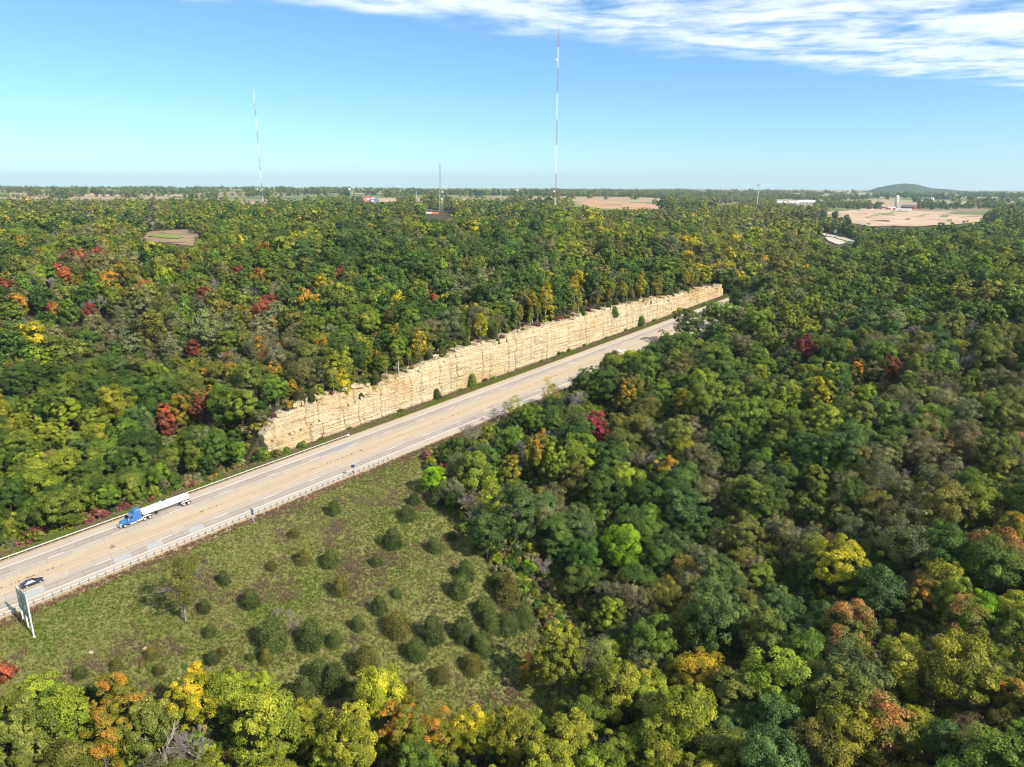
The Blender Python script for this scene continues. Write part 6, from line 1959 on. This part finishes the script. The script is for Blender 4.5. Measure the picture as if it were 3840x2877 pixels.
sedan(0, 0, 1, M_WCAR, 'white car on the distant stretch of highway', on_ground(1760, 504, 2.9, .95))
sedan(0, 0, 1, simple('grey_car_paint', (.30, .30, .31), .35, coat=.5), 'grey car half hidden by trees on the distant lower carriageway', on_ground(1786, 513.5, 2.8, .95))
for k, (px, py, lab) in enumerate(((1785, 510.5, 'far motorcycle with dark rider, the smaller of two'), (1804, 515.0, 'far motorcycle with dark rider, nearer of two'))):
    r_ = link('motorcycle', None, None, None, lab, 'motorcycle', 'motorcycles on the distant road')
    r_.matrix_world = on_ground(px, py, -1.1, .95)
    for x in (.72, -.72):
        mb = MB(); mb.lathe([(-.06, .31, 0), (.06, .31, 0)], 'Y', 16, (x, .31)); mb.build('wheel', M_TYRE, r_)
    mb = MB(); mb.hexa([(-.8, -.15, .5), (.6, -.18, .45), (.6, .18, .45), (-.8, .15, .5), (-.9, -.14, .85), (.45, -.16, 1.0), (.45, .16, 1.0), (-.9, .14, .85)]); mb.tube((.45, 0, .95), (.72, 0, .31), .05); mb.tube((.4, -.38, 1.1), (.4, .38, 1.1), .025); mb.build('body', M_BLACK, r_)
    p_ = link('person', None, None, None, 'rider in dark clothing on the %s distant motorcycle' % ('smaller' if k == 0 else 'nearer'), 'person', 'riders on the distant motorcycles')
    p_.matrix_world = r_.matrix_world.copy()
    g = Geo()
    for a, b, ra, rb in (((-.25, 0, .85), (-.1, 0, 1.2), .19, .22), ((-.1, 0, 1.2), (-.02, 0, 1.42), .22, .15), ((-.02, 0, 1.42), (0, 0, 1.5), .07, .07), ((0, 0, 1.48), (.02, 0, 1.62), .11, .14), ((.02, 0, 1.62), (.02, 0, 1.78), .14, .07),
                         ((-.02, .2, 1.38), (.16, .3, 1.15), .07, .055), ((.16, .3, 1.15), (.4, .34, 1.12), .055, .04), ((-.02, -.2, 1.38), (.16, -.3, 1.15), .07, .055), ((.16, -.3, 1.15), (.4, -.34, 1.12), .055, .04),
                         ((-.22, .1, .88), (.22, .2, .82), .11, .08), ((.22, .2, .82), (.05, .2, .38), .08, .055), ((-.22, -.1, .88), (.22, -.2, .82), .11, .08), ((.22, -.2, .82), (.05, -.2, .38), .08, .055)):
        g.tube(a, b, ra, rb, 8)
    Vp, Qp = g.get()
    link('body', np_mesh('rider_body', Vp, Qp, [M_BLACK], smooth_shade=True), p_)
r_, D_ = far_root('road_sign', 'pale green guide sign beside the distant highway', 'sign', 1804, 507)
mb = MB(); mb.box(-1.8, 1.8, 0, .1, 1.6, 6.6); mb.build('sign_panel', simple('faded_green_sign', (.35, .55, .50), .5), r_)
for x in (-1.2, 1.2):
    mb = MB(); mb.box(x - .12, x + .12, .12, .3, 0, 6.4); mb.build('post', M_POST, r_)
r_, D_ = far_root('utility_pole', 'white lamp pole beyond the distant highway', 'pole', 1829, 512)
mb = MB(); mb.tube((0, 0, 0), (0, 0, 11), .16, .1, n=6); mb.build('pole', M_MASTW, r_)
mb = MB(); mb.tube((0, 0, 10.6), (1.6, 0, 11.0), .06, n=5); mb.box(1.4, 2.1, -.15, .15, 10.9, 11.1); mb.build('lamp_arm', M_MASTW, r_)

# ------------------------------------------------------------------ hills on the skyline and far farmsteads
def hill(px0, px1, prof, dist, mat, label):
    """long wooded hill: outline heights over the skyline at a distance, built as a rounded ridge"""
    n, m = 46, 9
    vs_, fs = [], []
    for i in range(n):
        px = px0 + (px1 - px0) * i / (n - 1)
        r = ray(px, 413)
        a = math.atan2(r[0], r[1])
        py = np.interp(px, [p[0] for p in prof], [p[1] for p in prof])
        rt = ray(px, py + (hash2(i, 3, 5) - .5) * .7)
        for j in range(m):
            t = j / (m - 1)
            dd_ = dist * (0.93 + .14 * t)
            top = CAM_H + rt[2] * dist / math.hypot(rt[0], rt[1])
            z = 20 + (top - 20) * math.sin(math.pi * t) ** .8
            vs_.append((math.sin(a) * dd_, math.cos(a) * dd_, z))
    for i in range(n - 1):
        for j in range(m - 1):
            fs.append((i * m + j, (i + 1) * m + j, (i + 1) * m + j + 1, i * m + j + 1))
    mb = MB().add(vs_, fs)
    o = mb.build('hill', mat, None, True, kind='structure')
    return o


def wooded(name):
    m, n, l = material(name)
    geo = N(n, 'ShaderNodeNewGeometry')
    a = N(n, 'ShaderNodeTexNoise', i_Scale=.02, i_Detail=8.0, i_Roughness=.7); l.new(geo.outputs['Position'], a.inputs['Vector'])
    r = N(n, 'ShaderNodeValToRGB'); e = r.color_ramp.elements
    e[0].position, e[0].color = .35, (.030, .060, .022, 1); e[1].position, e[1].color = .68, (.075, .105, .038, 1)
    l.new(a.outputs[0], r.inputs[0])
    p = N(n, 'ShaderNodeBsdfPrincipled', i_Roughness=.95); p.inputs['Specular IOR Level'].default_value = .05; l.new(r.outputs[0], p.inputs['Base Color'])
    b = N(n, 'ShaderNodeBump', i_Strength=1.0, i_Distance=14.0); l.new(a.outputs[0], b.inputs['Height']); l.new(b.outputs[0], p.inputs['Normal'])
    o = N(n, 'ShaderNodeOutputMaterial'); l.new(p.outputs[0], o.inputs[0])
    return m


M_HILL = wooded('wooded_hill')
hill(1780, 2212, [(1780, 419), (1840, 415), (1875, 412.5), (1892, 406), (1915, 401), (1940, 397.5), (1957, 396.5), (1980, 398.5), (2000, 404), (2012, 407), (2050, 409), (2085, 413), (2130, 417), (2212, 420)], 7200, M_HILL, '')
hill(495, 620, [(495, 409), (518, 404), (540, 402.5), (565, 403), (590, 407), (620, 410)], 17000, M_HILL, '')
hill(718, 795, [(718, 411), (735, 408), (758, 408), (795, 411)], 19000, M_HILL, '')
farm = [(560, 409, 4200), (600, 411, 4300), (755, 411, 5200), (782, 412, 5000), (826, 412.5, 4600), (1120, 414, 5000), (1252, 414, 5600), (1340, 417, 4400), (1530, 417, 4600), (1592, 418, 4300), (1722, 416, 5000), (2075, 416, 5200), (2110, 417, 5000), (2010, 423, 3600)]
for k, (px, py, dd_) in enumerate(farm):
    r_, _ = far_root('farmstead', 'tiny white farm building on the skyline, %s from left' % ORD[sorted(farm).index((px, py, dd_))], 'building', px, py, 'far white farmsteads', rot=k * .7, dist=dd_)
    gable(r_, -14, 14, -6, 6, 7, 4, M_WHT, M_TIN if k % 2 else M_DOORW, 'x')

# ------------------------------------------------------------------ the air
def haze_box():
    m, n, l = material('haze_air')
    pv = N(n, 'ShaderNodeVolumePrincipled')
    pv.inputs['Color'].default_value = (0.66, 0.87, 1.0, 1)
    pv.inputs['Density'].default_value = HAZE
    pv.inputs['Anisotropy'].default_value = 0.25
    o = N(n, 'ShaderNodeOutputMaterial'); l.new(pv.outputs[0], o.inputs['Volume'])
    mb = MB(); mb.box(-22500, 22500, -22500, 22500, zmin_all - 1.0, 400)
    return mb.build('haze', m, None, kind='stuff')


HAZE = 5.5e-5
zmin_all = float(V[:, 2].min()) if False else float(gz.min())
haze_box()
